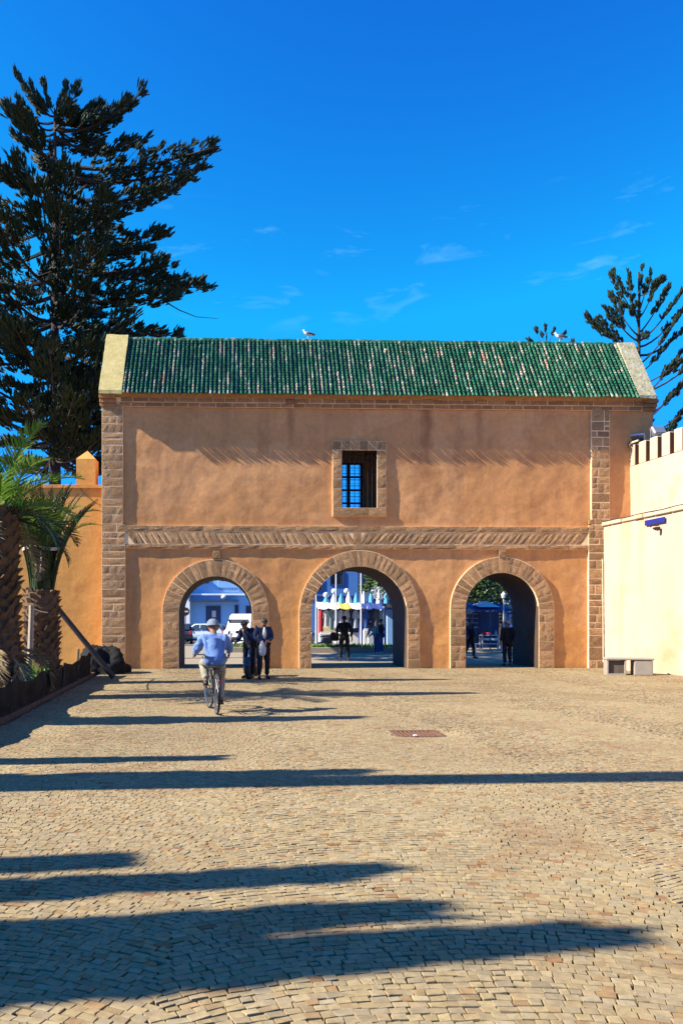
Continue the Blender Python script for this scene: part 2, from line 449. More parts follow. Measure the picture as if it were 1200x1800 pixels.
M['rubber'] = flat('tyre_rubber', (0.022, 0.022, 0.022), 0.8)
M['glass'] = flat('dark_glass', (0.03, 0.04, 0.05), 0.08, spec=0.7)
M['blue_sign'] = flat('blue_sign', (0.01, 0.02, 0.17), 0.4)
M['red'] = flat('red_paint', (0.55, 0.03, 0.03), 0.4)
M['cable'] = flat('black_cable', (0.03, 0.03, 0.03), 0.6)
M['grey_pipe'] = flat('painted_pipe', (0.62, 0.48, 0.30), 0.6)
# ================================================================== THE GATE BUILDING
AL = R(1.8)
CA, SA = math.cos(AL), math.sin(AL)
D0 = 25.9
X0 = (180 - CX) / FPX * D0
def fac(px, py=1175, off=0.0):
    """(t along the facade, height) of a facade point seen at a photograph pixel; off = metres behind the facade plane"""
    u = (px - CX) / FPX
    t = (u * (D0 + off * CA) - X0 + off * SA) / (CA - u * SA)
    d = D0 + t * SA + off * CA
    return t, EYE + (CY - py) / FPX * d
def ft(px, off=0.0): return fac(px, 1175, off)[0]
def fz(px, py, off=0.0): return fac(px, py, off)[1]

gate = empty('gate_building', (X0, D0, 0), AL)
tag(gate, 'long ochre gatehouse with three stone arches and a green tiled roof', 'gatehouse')
T_END = ft(1146)
DEPTH = 2.5
ARCH = []
for (a, b, top, oa, ob, otop) in ((315, 443, 1013, 288, 475, 983), (547, 715, 996, 526, 737, 967), (817, 945, 1007, 790, 972, 979)):
    t0, t1 = ft(a), ft(b)
    zt = fz((a + b) / 2, top)
    r = (t1 - t0) / 2
    ro = (ft(ob) - ft(oa)) / 2
    ARCH.append(dict(c=(t0 + t1) / 2, r=r, spring=zt - r, ro=ro, top=zt, otop=fz((a + b) / 2, otop)))
WIN = dict(t0=ft(600), t1=ft(662), z0=fz(630, 893), z1=fz(630, 792), T0=ft(584), T1=ft(678), Z0=fz(630, 908), Z1=fz(630, 776))
Z_WALL = 8.78
def in_arch(t, z, grow):
    for A in ARCH:
        r = A['r'] + grow
        if abs(t - A['c']) < r and (z < A['spring'] or (t - A['c']) ** 2 + (z - A['spring']) ** 2 < r * r):
            return True
    return False
def in_win(t, z, g): return WIN['t0'] - g < t < WIN['t1'] + g and WIN['z0'] - g < z < WIN['z1'] + g

def sheet(t0, t1, z0, z1, step, hole, disp):
    nx = max(1, int(round((t1 - t0) / step))); nz_ = max(1, int(round((z1 - z0) / step)))
    vs = []; fs = []
    for j in range(nz_ + 1):
        z = z0 + (z1 - z0) * j / nz_
        for i in range(nx + 1):
            t = t0 + (t1 - t0) * i / nx
            vs.append((t, disp(t, z), z))
    for j in range(nz_):
        zc = z0 + (z1 - z0) * (j + .5) / nz_
        for i in range(nx):
            tc_ = t0 + (t1 - t0) * (i + .5) / nx
            if hole(tc_, zc): continue
            a = j * (nx + 1) + i
            fs.append((a, a + 1, a + nx + 2, a + nx + 1))
    mb = MB(); mb.add(vs, fs)
    return mb
def wall_disp(t, z):
    p = (t, 0.0, z)
    return 0.016 * nfac(p, 0.55, 3.1) + 0.014 * nfac(p, 1.4, 9.4) + 0.0075 * nfac(p, 3.3, 1.3) + 0.0026 * nfac(p, 8.0, 5.3)
def drip_stains(m, spots):
    # rust-brown runs below the drain blocks of the cornice
    t = m.node_tree; N = t.nodes.new; L = t.links.new
    bs = t.nodes['Principled BSDF']; src = bs.inputs['Base Color'].links[0].from_socket
    tcn = N('ShaderNodeTexCoord'); sp = N('ShaderNodeSeparateXYZ'); L(tcn.outputs['Object'], sp.inputs[0])
    nz_ = N('ShaderNodeTexNoise'); nz_.inputs['Scale'].default_value = 2.2; nz_.inputs['Detail'].default_value = 5; L(tcn.outputs['Object'], nz_.inputs['Vector'])
    wob = N('ShaderNodeMath'); wob.operation = 'MULTIPLY_ADD'; wob.inputs[1].default_value = .5; L(nz_.outputs['Fac'], wob.inputs[0]); L(sp.outputs['X'], wob.inputs[2])
    for (tx, wd, z0, z1, am) in spots:
        d = N('ShaderNodeMath'); d.operation = 'SUBTRACT'; d.inputs[1].default_value = tx + .25; L(wob.outputs[0], d.inputs[0])
        ab = N('ShaderNodeMath'); ab.operation = 'ABSOLUTE'; L(d.outputs[0], ab.inputs[0])
        r = N('ShaderNodeMapRange'); r.interpolation_type = 'SMOOTHSTEP'; r.inputs['From Min'].default_value = wd; r.inputs['From Max'].default_value = 0; r.inputs['To Max'].default_value = am; L(ab.outputs[0], r.inputs['Value'])
        zr = N('ShaderNodeMapRange'); zr.interpolation_type = 'SMOOTHSTEP'; zr.inputs['From Min'].default_value = z0; zr.inputs['From Max'].default_value = z1; L(sp.outputs['Z'], zr.inputs['Value'])
        ml = N('ShaderNodeMath'); ml.operation = 'MULTIPLY'; L(r.outputs[0], ml.inputs[0]); L(zr.outputs[0], ml.inputs[1])
        mx = N('ShaderNodeMix'); mx.data_type = 'RGBA'; mx.inputs[7].default_value = (.24, .09, .035, 1)
        L(ml.outputs[0], mx.inputs[0]); L(src, mx.inputs[6]); src = mx.outputs[2]
    L(src, bs.inputs['Base Color'])
drip_stains(M['plaster'], [(ft(512), .22, 6.3, 8.4, .55), (ft(750), .30, 5.2, 8.4, .75), (ft(842), .22, 6.2, 8.4, .5), (ft(1092), .5, 6.4, 8.6, .35)])
front = sheet(0.0, T_END, -0.1, Z_WALL, 0.05, lambda t, z: in_arch(t, z, 0.12) or in_win(t, z, 0.08), wall_disp).build('plaster_wall', M['plaster'], gate, smooth=True)
# back wall with its window
BW = dict(t0=ft(601, DEPTH), t1=ft(633, DEPTH), z0=fz(617, 905, DEPTH), z1=fz(617, 819, DEPTH))
def hb(t, z): return in_arch(t, z, 0.03) or (BW['t0'] < t < BW['t1'] and BW['z0'] < z < BW['z1'])
bk = sheet(0.0, T_END, -0.1, Z_WALL, 0.1, hb, lambda t, z: DEPTH)
bk.f = [f[::-1] for f in bk.f]
bk.build('back_wall', M['plaster'], gate)
for t_ in (.02, T_END - .02):
    mb = MB(); mb.box((t_, DEPTH / 2, Z_WALL / 2), (0.04, DEPTH - .02, Z_WALL)); mb.build('end_wall', M['plaster'], gate)
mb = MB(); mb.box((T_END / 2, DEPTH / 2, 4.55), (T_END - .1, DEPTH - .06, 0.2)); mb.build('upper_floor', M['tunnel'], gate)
# vaults of the three passages
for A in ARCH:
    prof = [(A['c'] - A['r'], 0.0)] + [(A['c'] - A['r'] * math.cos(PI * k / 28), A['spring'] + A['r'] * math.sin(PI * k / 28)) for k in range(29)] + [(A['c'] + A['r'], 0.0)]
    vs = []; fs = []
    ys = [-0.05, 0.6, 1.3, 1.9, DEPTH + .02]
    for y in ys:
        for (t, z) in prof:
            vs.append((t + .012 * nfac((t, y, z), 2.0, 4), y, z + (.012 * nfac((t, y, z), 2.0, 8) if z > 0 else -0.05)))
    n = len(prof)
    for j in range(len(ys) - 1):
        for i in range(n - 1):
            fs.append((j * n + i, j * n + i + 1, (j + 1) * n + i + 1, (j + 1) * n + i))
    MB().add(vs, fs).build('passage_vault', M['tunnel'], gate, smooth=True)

# ---- dressed stones: each its own mesh
srnd = random.Random(21)
def stone(name, quad, yb, yf, parent, mat, rough=0.007, bev=0.002, jit=0.005):
    """quad: four (t, z) corners from bottom-left counter-clockwise; yf = y of the face (towards the street is -y)"""
    q = [(a + srnd.uniform(-jit, jit), b + srnd.uniform(-jit, jit)) for a, b in quad]
    n = 4
    vs = []; fs = []
    lift = srnd.uniform(-0.003, 0.003)
    for j in range(n):
        v = j / (n - 1)
        for i in range(n):
            u = i / (n - 1)
            t = (q[0][0] * (1 - u) + q[1][0] * u) * (1 - v) + (q[3][0] * (1 - u) + q[2][0] * u) * v
            z = (q[0][1] * (1 - u) + q[1][1] * u) * (1 - v) + (q[3][1] * (1 - u) + q[2][1] * u) * v
            e = i in (0, n - 1) or j in (0, n - 1)
            y = yf + lift + (bev + srnd.uniform(0, .002) if e else -srnd.uniform(0, rough))
            vs.append((t, y, z))
    for j in range(n - 1):
        for i in range(n - 1):
            a = j * n + i
            fs.append((a, a + 1, a + n + 1, a + n))
    ring = [i for i in range(n)] + [j * n + n - 1 for j in range(1, n)] + [(n - 1) * n + i for i in range(n - 2, -1, -1)] + [j * n for j in range(n - 2, 0, -1)]
    b = len(vs)
    for k in ring:
        vs.append((vs[k][0], yb, vs[k][2]))
    m_ = len(ring)
    for k in range(m_):
        k2 = (k + 1) % m_
        fs.append((ring[k2], ring[k], b + k, b + k2))
    return MB().add(vs, fs).build(name, mat, parent)
def rect(t0, z0, t1, z1, g=0.016): return [(t0 + g, z0 + g), (t1 - g, z0 + g), (t1 - g, z1 - g), (t0 + g, z1 - g)]

PROUD = 0.075
def pilaster(t0, t1, tl0, tl1, zb0, zb1):
    """t0..t1 above the band, tl0..tl1 below it"""
    mb = MB()
    mb.box(((tl0 + tl1) / 2, -PROUD / 2 + .016, zb1 / 2), (tl1 - tl0, PROUD + .04, zb1))
    mb.box(((t0 + t1) / 2, -PROUD / 2 + .016, (zb1 + 8.62) / 2), (t1 - t0, PROUD + .038, 8.62 - zb1))
    p = mb.build('pilaster', M['mortar'], gate)
    z = 0.0
    while z < 8.5:
        h = srnd.uniform(0.19, 0.32)
        if srnd.random() < .12: h = srnd.uniform(.34, .44)
        a, b = (tl0, tl1) if z < zb1 - .1 else (t0, t1)
        if z + h > 8.45: h = 8.6 - z
        k = srnd.random()
        if k < 0.22: cuts = [a, b]
        elif k < 0.8: cuts = [a, a + (b - a) * srnd.choice((.3, .38, .5, .62, .7)), b]
        else: cuts = [a, a + (b - a) * .33, a + (b - a) * .68, b]
        for c0, c1 in zip(cuts, cuts[1:]):
            if srnd.random() < .12 and h > .3:
                stone('stone', rect(c0, z, c1, z + h * .5), 0.0, -PROUD - .012, p, M['stone'])
                stone('stone', rect(c0, z + h * .5, c1, z + h), 0.0, -PROUD - .012, p, M['stone'])
            else:
                stone('stone', rect(c0, z, c1, z + h), 0.0, -PROUD - .012, p, M['stone'])
        z += h
    return p
ZB0, ZB1 = fz(625, 966), fz(625, 925)
pilaster(0.0, ft(217), -0.004, ft(221), ZB0, ZB1)
pilaster(ft(1037), ft(1069), ft(1032), ft(1068.5), ZB0, ZB1)

# ---- arch surrounds
for A in ARCH:
    c, r, sp = A['c'], A['r'], A['spring']
    ri, ro, rt = r, A['ro'], A['otop'] - sp          # outer radius at the sides and at the crown
    def outer(th): # th from 0 (left) to pi
        R_ = ro + (rt - ro) * math.sin(th) ** 2
        return (c - R_ * math.cos(th), sp + R_ * math.sin(th))
    def inner(th): return (c - ri * math.cos(th), sp + ri * math.sin(th))
    NN = 40
    inn = [(c - ri, -.05)] + [inner(PI * k / NN) for k in range(NN + 1)] + [(c + ri, -.05)]
    out = [(c - ro, -.05)] + [outer(PI * k / NN) for k in range(NN + 1)] + [(c + ro, -.05)]
    vs = []; fs = []
    PY = -0.066
    for (p, q) in zip(inn, out):
        vs += [(p[0], PY, p[1]), (q[0], PY, q[1]), (q[0], 0.03, q[1]), (p[0], 0.03, p[1])]
    for i in range(len(inn) - 1):
        a, b = i * 4, (i + 1) * 4
        fs += [(a, a + 1, b + 1, b), (a + 1, a + 2, b + 2, b + 1), (a + 3, a, b, b + 3)]
    p = MB().add(vs, fs).build('arch_surround', M['mortar'], gate)
    for s in (-1, 1):
        z = 0.0
        while z < sp - .05:
            h = srnd.uniform(.20, .36)
            if z + h > sp - .16: h = sp - z
            a, b = sorted((c + s * ri, c + s * ro))
            k = srnd.random()
            g = .013
            if k < .55 or h > .42: cuts = [a, b]
            else: cuts = [a, a + (b - a) * srnd.uniform(.35, .65), b]
            for c0, c1 in zip(cuts, cuts[1:]):
                stone('arch_stone', rect(c0, z, c1, z + h), 0.0, PY - .011, p, M['stone'])
            z += h
    nv = 21 if r < 1.4 else 27
    ths = [0.0]
    for k in range(nv): ths.append(ths[-1] + srnd.uniform(.75, 1.25))
    ths = [x / ths[-1] * PI for x in ths]
    for k in range(nv):
        g = 0.014
        a0, a1 = ths[k] + g / ri, ths[k + 1] - g / ri
        b0, b1 = ths[k] + g / ro, ths[k + 1] - g / ro
        def mixp(th, f):
            i_, o_ = inner(th), outer(th)
            return (i_[0] + (o_[0] - i_[0]) * f, i_[1] + (o_[1] - i_[1]) * f)
        spl = [(0.03, .97)] if srnd.random() < .75 else [(.03, .5), (.54, .97)]
        for f0, f1 in spl:
            stone('voussoir', [mixp(a0, f0), mixp(a1, f0), mixp(b1, f1), mixp(b0, f1)][::-1], 0.0, PY - .011, p, M['stone'], jit=.006)
    A['part'] = p
for A, (ka, kb, ky0, ky1) in zip((ARCH[0], ARCH[2]), ((373, 387, 982, 968), (875, 888, 980, 966))):
    stone('key_block', rect(ft(ka), fz(ka, ky0), ft(kb), fz(ka, ky1), .002), 0.0, -.1, A['part'], M['stone'])

# ---- band of slanting bricks
tb0, tb1 = ft(221), ft(1033)
zb = [ZB0, fz(625, 957.5), fz(625, 935.5), ZB1]
mb = MB(); mb.box(((tb0 + tb1) / 2, -.019, (ZB0 + ZB1) / 2), (tb1 - tb0, .09, ZB1 - ZB0 - .01))
band = mb.build('brick_band', M['mortar'], gate)
for (z0, z1, yf) in ((zb[0], zb[1], -.076), (zb[2], zb[3], -.080)):
    t = tb0
    while t < tb1 - .05:
        w = srnd.uniform(.38, .85)
        if t + w > tb1 - .2: w = tb1 - t
        stone('band_stone', rect(t, z0, t + w, z1, .011), -.02, yf, band, M['stone'], rough=.012)
        t += w
tm = ft(626)
for (a, b, sgn) in ((tb0, tm, 1), (tm, tb1, -1)):
    n = int((b - a) / 0.215)
    lean = (zb[2] - zb[1]) * 0.62
    for k in range(n):
        w = (b - a - lean) / n
        t0 = a + k * w
        g = .016
        if sgn > 0: q = [(t0 + lean + g, zb[1] + g), (t0 + lean + w - g, zb[1] + g), (t0 + w - g, zb[2] - g), (t0 + g, zb[2] - g)]
        else: q = [(t0 + g, zb[1] + g), (t0 + w - g, zb[1] + g), (t0 + lean + w - g, zb[2] - g), (t0 + lean + g, zb[2] - g)]
        stone('slanted_brick', q, -.02, -.072, band, M['stone'], rough=.014, jit=.012)
stone('band_stone', rect(tm - .13, zb[1], tm + .13, zb[2], .012), -.02, -.08, band, M['stone'])

# ---- cornice under the eave
tc0, tc1 = ft(205), ft(1147)
cor = None
rows = [(fz(600, 719), fz(600, 711.5), -.075), (fz(600, 711.5), fz(600, 703.5), -.13)]
mb = MB()
for (z0, z1, yf) in rows:
    mb.box(((tc0 + tc1) / 2, yf / 2 + .03, (z0 + z1) / 2), (tc1 - tc0, -yf, z1 - z0))
zc = rows[1][1]
mb.prism([(-.17, zc), (0.0, zc), (0.0, 8.95), (-.30, 8.95), (-.27, zc + .08)][::-1], tc0, tc1, axis='x')
cor = mb.build('cornice', M['stone_dark'], gate)
for ri_, (z0, z1, yf) in enumerate(rows):
    mb = MB(); mb.box(((tc0 + tc1) / 2, yf / 2 + .001, (z0 + z1) / 2), (tc1 - tc0 - .01, -yf + .02 - .012, z1 - z0 - .003))
    mb.build('mortar_bed', M['mortar'], cor)
    t = tc0 + srnd.uniform(0, .2)
    while t < tc1 - .1:
        w = srnd.uniform(.36, .58)
        if t + w > tc1: w = tc1 - t
        stone('cornice_brick', rect(t, z0, t + w, z1, .010), -.02, yf - .012, cor, M['stone_dark'], rough=.008, jit=.005)
        t += w

# ---- window of the upper floor
w = WIN
p = empty('window', (0, 0, 0), 0, gate)
mb = MB()
for (a, b, z0, z1) in ((w['T0'], w['t0'], w['Z0'], w['Z1']), (w['t1'], w['T1'], w['Z0'], w['Z1']), (w['t0'], w['t1'], w['Z0'], w['z0']), (w['t0'], w['t1'], w['z1'], w['Z1'])):
    mb.box(((a + b) / 2, -.024, (z0 + z1) / 2), (b - a, .09, z1 - z0))
mb.build('surround_mortar', M['mortar'], p)
for a, b in ((w['T0'], w['t0']), (w['t1'], w['T1'])):
    z = w['z0']
    for k in range(6):
        h = (w['z1'] - w['z0']) / 6
        stone('surround_stone', rect(a, z, b, z + h, .010), 0, -.078, p, M['stone']); z += h
for z0, z1, n in ((w['Z0'], w['z0'], 3), (w['z1'], w['Z1'], 6)):
    for k in range(n):
        a = w['T0'] + (w['T1'] - w['T0']) * k / n; b = w['T0'] + (w['T1'] - w['T0']) * (k + 1) / n
        stone('surround_stone', rect(a, z0, b, z1, .010), 0, -.080 if n == 6 else -.095, p, M['stone'])
mb = MB()
for a, sx in ((w['t0'], 1), (w['t1'], -1)):
    mb.box((a - sx * .02, .2, (w['z0'] + w['z1']) / 2), (.04, .46, w['z1'] - w['z0'] + .08))
for z, sz in ((w['z0'], 1), (w['z1'], -1)):
    mb.box(((w['t0'] + w['t1']) / 2, .2, z - sz * .02), (w['t1'] - w['t0'], .46, .04))
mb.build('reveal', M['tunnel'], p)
for k in range(1, 8):
    t = w['t0'] + (w['t1'] - w['t0']) * k / 8
    MB().tube([(t, .06, w['z0']), (t, .06, w['z1'])], .009, 6).build('bar', M['iron'], p)
for k in range(1, 10):
    z = w['z0'] + (w['z1'] - w['z0']) * k / 10
    MB().tube([(w['t0'], .075, z), (w['t1'], .075, z)], .008, 6).build('bar', M['iron'], p)
# back window: frame with panes seen through the room
bwf = empty('back_window', (0, 0, 0), 0, gate)
mb = MB()
tA, tB, zA, zB_ = BW['t0'] - .06, BW['t1'] + .06, BW['z0'] - .06, BW['z1'] + .06
for t in (tA, tA + (tB - tA) * .36, tB):
    mb.box((t, DEPTH - .03, (zA + zB_) / 2), (.12, .07, zB_ - zA))
for k in range(5):
    z = zA + (zB_ - zA) * k / 4
    mb.box(((tA + tB) / 2, DEPTH - .035, z), (tB - tA, .05, .07))
mb.build('frame', M['black'], bwf)
mb = MB()
for k in range(1, 9):
    t = tA + (tB - tA) * k / 9
    mb.tube([(t, DEPTH - .08, zA), (t, DEPTH - .08, zB_)], .007, 5)
for k in range(1, 16):
    z = zA + (zB_ - zA) * k / 16
    mb.tube([(tA, DEPTH - .085, z), (tB, DEPTH - .085, z)], .005, 5)
mb.build('grille', M['iron'], bwf)

# ---- roof
Z_EAVE, Y_EAVE = 8.90, -0.36
Y_RIDGE = DEPTH / 2
Z_RIDGE = fz(640, 602, Y_RIDGE)
roof = empty('roof', (0, 0, 0), 0, gate)
tr0, tr1 = ft(214, Y_EAVE), ft(1122, Y_EAVE)
SL = Vector((0, Y_RIDGE - Y_EAVE, Z_RIDGE - Z_EAVE)); SLEN = SL.length; SLN = SL.normalized()
NRM = Vector((0, -SLN.z, SLN.y))
mb = MB()
pts = [(Y_EAVE + .10, Z_EAVE - .02), (DEPTH - Y_EAVE - .10, Z_EAVE - .02), (Y_RIDGE, Z_RIDGE - .04)]
mb.prism(pts, tr0 - .05, tr1 + .05, axis='x')
mb.build('roof_deck', M['tunnel'], roof)
def tile_mat(name, covers):
    m = bpy.data.materials.new(name); m.use_nodes = True
    t = m.node_tree; N = t.nodes.new; L = t.links.new
    bs = t.nodes['Principled BSDF']
    g = N('ShaderNodeNewGeometry'); cr = N('ShaderNodeValToRGB'); cr.color_ramp.interpolation = 'CONSTANT'
    el = cr.color_ramp.elements
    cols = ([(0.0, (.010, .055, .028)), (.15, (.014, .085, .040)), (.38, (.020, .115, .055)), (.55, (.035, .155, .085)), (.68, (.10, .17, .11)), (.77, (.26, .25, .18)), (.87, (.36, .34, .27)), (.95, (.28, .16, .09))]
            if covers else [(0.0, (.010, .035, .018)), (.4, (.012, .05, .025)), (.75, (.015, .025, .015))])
    while len(el) < len(cols): el.new(0.5)
    for e, (p_, c_) in zip(el, cols): e.position = p_; e.color = (*c_, 1)
    tcn = N('ShaderNodeTexCoord')
    # weathering runs down the columns: neighbours in a column wear alike
    mpp = N('ShaderNodeMapping'); mpp.inputs['Scale'].default_value = (7.2, .9, .9); L(tcn.outputs['Object'], mpp.inputs[0])
    nw = N('ShaderNodeTexNoise'); nw.inputs['Scale'].default_value = 1.0; nw.inputs['Detail'].default_value = 2; L(mpp.outputs[0], nw.inputs['Vector'])
    mw = N('ShaderNodeMapRange'); mw.inputs['From Min'].default_value = .30; mw.inputs['From Max'].default_value = .72; L(nw.outputs['Fac'], mw.inputs['Value'])
    ra = N('ShaderNodeMath'); ra.operation = 'MULTIPLY_ADD'; ra.inputs[1].default_value = .36; L(g.outputs['Random Per Island'], ra.inputs[0]); L(mw.outputs[0], ra.inputs[2])
    rb = N('ShaderNodeMath'); rb.operation = 'SUBTRACT'; rb.inputs[1].default_value = .18; L(ra.outputs[0], rb.inputs[0])
    L(rb.outputs[0], cr.inputs[0])
    nz_ = N('ShaderNodeTexNoise'); nz_.inputs['Scale'].default_value = 9; nz_.inputs['Detail'].default_value = 5
    L(tcn.outputs['Object'], nz_.inputs['Vector'])
    mr = N('ShaderNodeMapRange'); mr.inputs['From Min'].default_value = .56; mr.inputs['From Max'].default_value = .66; mr.inputs['To Max'].default_value = .6
    L(nz_.outputs['Fac'], mr.inputs['Value'])
    mx = N('ShaderNodeMix'); mx.data_type = 'RGBA'; mx.inputs[7].default_value = (.26, .21, .15, 1) if covers else (.02, .04, .02, 1)
    L(mr.outputs[0], mx.inputs[0]); L(cr.outputs[0], mx.inputs[6]); L(mx.outputs[2], bs.inputs['Base Color'])
    bs.inputs['Roughness'].default_value = 0.3
    bs.inputs['Specular IOR Level'].default_value = 0.5
    return m
M['tile'] = tile_mat('green_glazed_tile', True)
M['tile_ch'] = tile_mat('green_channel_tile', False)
NC = 121
pitch = (tr1 - tr0) / NC
NR = 22
rowl = SLEN / NR
cov = MB(); chn = MB()
rr = random.Random(5)
def slope_pt(t, s, h, back=False):
    y = Y_EAVE + SLN.y * s + NRM.y * h; z = Z_EAVE + SLN.z * s + NRM.z * h
    return (t, DEPTH - y, z) if back else (t, y, z)
for back in (False, True):
    for c in range(NC):
        t = tr0 + pitch * (c + .5)
        if back and c % 1: continue
        n = NR if not back else 6
        rl = SLEN / n
        wob = rr.uniform(-.008, .008)
        for k in range(n):
            s0, s1 = k * rl - .035, (k + 1) * rl
            if k == 0: s0 -= .06 + rr.uniform(-.02, .03)
            r0, r1 = .042 + rr.uniform(-.004, .004), .032
            h0, h1 = .050 + rr.uniform(0, .012), .034
            tt = t + wob + rr.uniform(-.006, .006); dt = rr.uniform(-.006, .006)
            if rr.random() < .02: tt += rr.uniform(-.02, .02); dt += rr.uniform(-.03, .03)
            vs = []; K = 5
            for (s, r_, h, x) in ((s0, r0, h0, tt + dt), (s1, r1, h1, tt - dt)):
                for q in range(K + 1):
                    th = PI * q / K
                    vs.append(slope_pt(x - r_ * math.cos(th), s, h + r_ * math.sin(th) * 1.25, back))
            fs = [(q, q + 1, K + 2 + q, K + 1 + q) for q in range(K)] + [tuple(range(K, -1, -1))]
            if back: fs = [f[::-1] for f in fs]
            cov.add(vs, fs)
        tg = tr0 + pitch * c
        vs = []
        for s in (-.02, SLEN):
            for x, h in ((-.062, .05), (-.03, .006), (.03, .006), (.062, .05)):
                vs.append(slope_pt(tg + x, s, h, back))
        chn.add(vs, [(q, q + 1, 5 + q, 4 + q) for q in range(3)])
tag(cov.build('cover_tiles', M['tile'], roof, smooth=False), 'rows of worn green glazed cover tiles', kind='stuff')
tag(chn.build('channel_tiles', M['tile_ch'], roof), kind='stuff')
mb = MB()
t = tr0
while t < tr1:
    wv = .26
    mb.lathe([(.085, 0), (.075, wv)], 8, Matrix.Translation((t, Y_RIDGE, Z_RIDGE + .015 + rr.uniform(-.012, .012))) @ Matrix.Rotation(PI / 2, 4, 'Y'))
    t += wv - .03
tag(mb.build('ridge_tiles', M['tile'], roof), kind='stuff')
# gable parapets
def gable(ta, tb, mat, zup):
    o = .07
    base = [(Y_EAVE - .05, Z_EAVE - .04), (DEPTH - Y_EAVE + .05, Z_EAVE - .04), (DEPTH - Y_EAVE + .05, Z_EAVE + .06), (Y_RIDGE + .16, Z_RIDGE + zup), (Y_RIDGE - .16, Z_RIDGE + zup), (Y_EAVE - .05, Z_EAVE + .06)]
    vs = []; fs = []
    NX, NS = 7, 14
    # outline resampled so that the surface can be uneven
    outl = []
    for k in range(len(base)):
        a, b = base[k], base[(k + 1) % len(base)]
        n = NS if k in (2, 4) else 3
        for q in range(n): outl.append((a[0] + (b[0] - a[0]) * q / n, a[1] + (b[1] - a[1]) * q / n))
    no = len(outl)
    for i in range(NX + 1):
        x = ta + (tb - ta) * i / NX
        for (y, z) in outl:
            d = .03 * nfac((x, y, z), 2.2, 6) + .015 * nfac((x, y, z), 7, 2)
            xx = x + (.02 * nfac((x, y, z), 3, 11) if i in (0, NX) else 0)
            vs.append((xx, y + d * .6, z + d))
    for i in range(NX):
        for k in range(no):
            k2 = (k + 1) % no
            fs.append((i * no + k, (i + 1) * no + k, (i + 1) * no + k2, i * no + k2))
    fs.append(tuple(range(no))); fs.append(tuple(NX * no + k for k in range(no - 1, -1, -1)))
    return MB().add(vs, fs).build('gable_parapet', mat, gate)
gable(ft(174, Y_EAVE), tr0 + .01, M['gable'], .12)
gable(tr1 - .01, ft(1151, Y_EAVE), M['gable_pale'], .05)
# corbels that carry the parapets
for a, b in ((ft(177), ft(205)), (ft(1128), ft(1149))):
    mb = MB()
    for k, (yf, z0, z1) in enumerate(((-.13, 8.52, 8.62), (-.2, 8.62, 8.74), (-.30, 8.74, 8.862))):
        mb.box(((a + b) / 2, yf / 2, (z0 + z1) / 2), (b - a, -yf, z1 - z0 - .004), bev=.012)
    mb.build('corbel', M['stone_dark'], gate)
# rainwater stubs in the cornice
for px in (512, 750, 842):
    t = ft(px); z = fz(px, 708)
    mb = MB(); mb.box((t, -.12, z), (.36, .12, .12), bev=.02); mb.build('drain_block', M['stone_dark'], gate)
# ================================================================== GROUND
mb = MB(); s = 1800.0
mb.add([(-s, -s, -.14), (s, -s, -.14), (s, s, -.14), (-s, s, -.14)], [(0, 1, 2, 3)])
tag(mb.build('ground', M['land']), 'dry open land around the square', kind='structure')
# garden soil left of the fence
mb = MB()
n = 40
vs = []; fs = []
for j in range(n + 1):
    for i in range(13):
        x = -16.0 + i * (16.0 - 4.75) / 12; y = -4 + j * (29.0) / n
        vs.append((x, y, -.03 + (.05 * abs(nfac((x, y, 0), .8, 2)) if i < 12 else 0)))
for j in range(n):
    for i in range(12):
        a = j * 13 + i; fs.append((a, a + 1, a + 14, a + 13))
tag(mb.add(vs, fs).build('garden_soil', M['soil'], smooth=True), 'bare soil bed of the garden behind the black net', kind='structure')
# bed of the paving and the paving stones
def fence_x(d): return -3.98 - (d - 12.0) * 0.092 if d > 12 else -3.98 + (12 - d) * .02
mb = MB()
mb.add([(-5.2, -1.0, -.04), (13.5, -1.0, -.04), (13.5, 29.3, -.04), (-7.4, 29.3, -.04), (-5.2, 26.0, -.04)], [(0, 1, 2, 3, 4)])
pave = tag(mb.build('plaza_pavement', M['bed']), 'square paved with small sandstone setts laid in wavy arcs', kind='structure')
rs = np.random.RandomState(4)
PW, PR = 0.062, 0.053
AW, AH = 2.6, 0.34
sx, sy, sr, sw = [], [], [], []
nrow = int((29.0 - 1.6) / PR)
for r_ in range(nrow):
    y = 1.6 + r_ * PR
    x = -9.0 + rs.uniform(0, PW)
    end = 12.6
    bnd = x + np.cumsum(PW * rs.uniform(.72, 1.32, int(34 / PW)))
    bnd = bnd[bnd < end]
    xs = (bnd[1:] + bnd[:-1]) / 2; wd_ = (bnd[1:] - bnd[:-1]) / 2
    u = ((xs + 0.35 * math.sin(y * .5) + y * .03) / AW) % 1.0
    yy = y + AH * (1 - (2 * u - 1) ** 2) - AH * .5
    slope = AH * (-4 * (2 * u - 1)) / AW
    yy = yy + .03 * np.sin(xs * 1.7 + y * .9) + .012 * np.sin(xs * 6.1 + y * 2.3) + rs.normal(0, .0025, len(xs))
    sx.append(xs); sy.append(yy); sr.append(np.arctan(slope)); sw.append(wd_)
sx = np.concatenate(sx); sy = np.concatenate(sy); sr = np.concatenate(sr); sw = np.concatenate(sw)
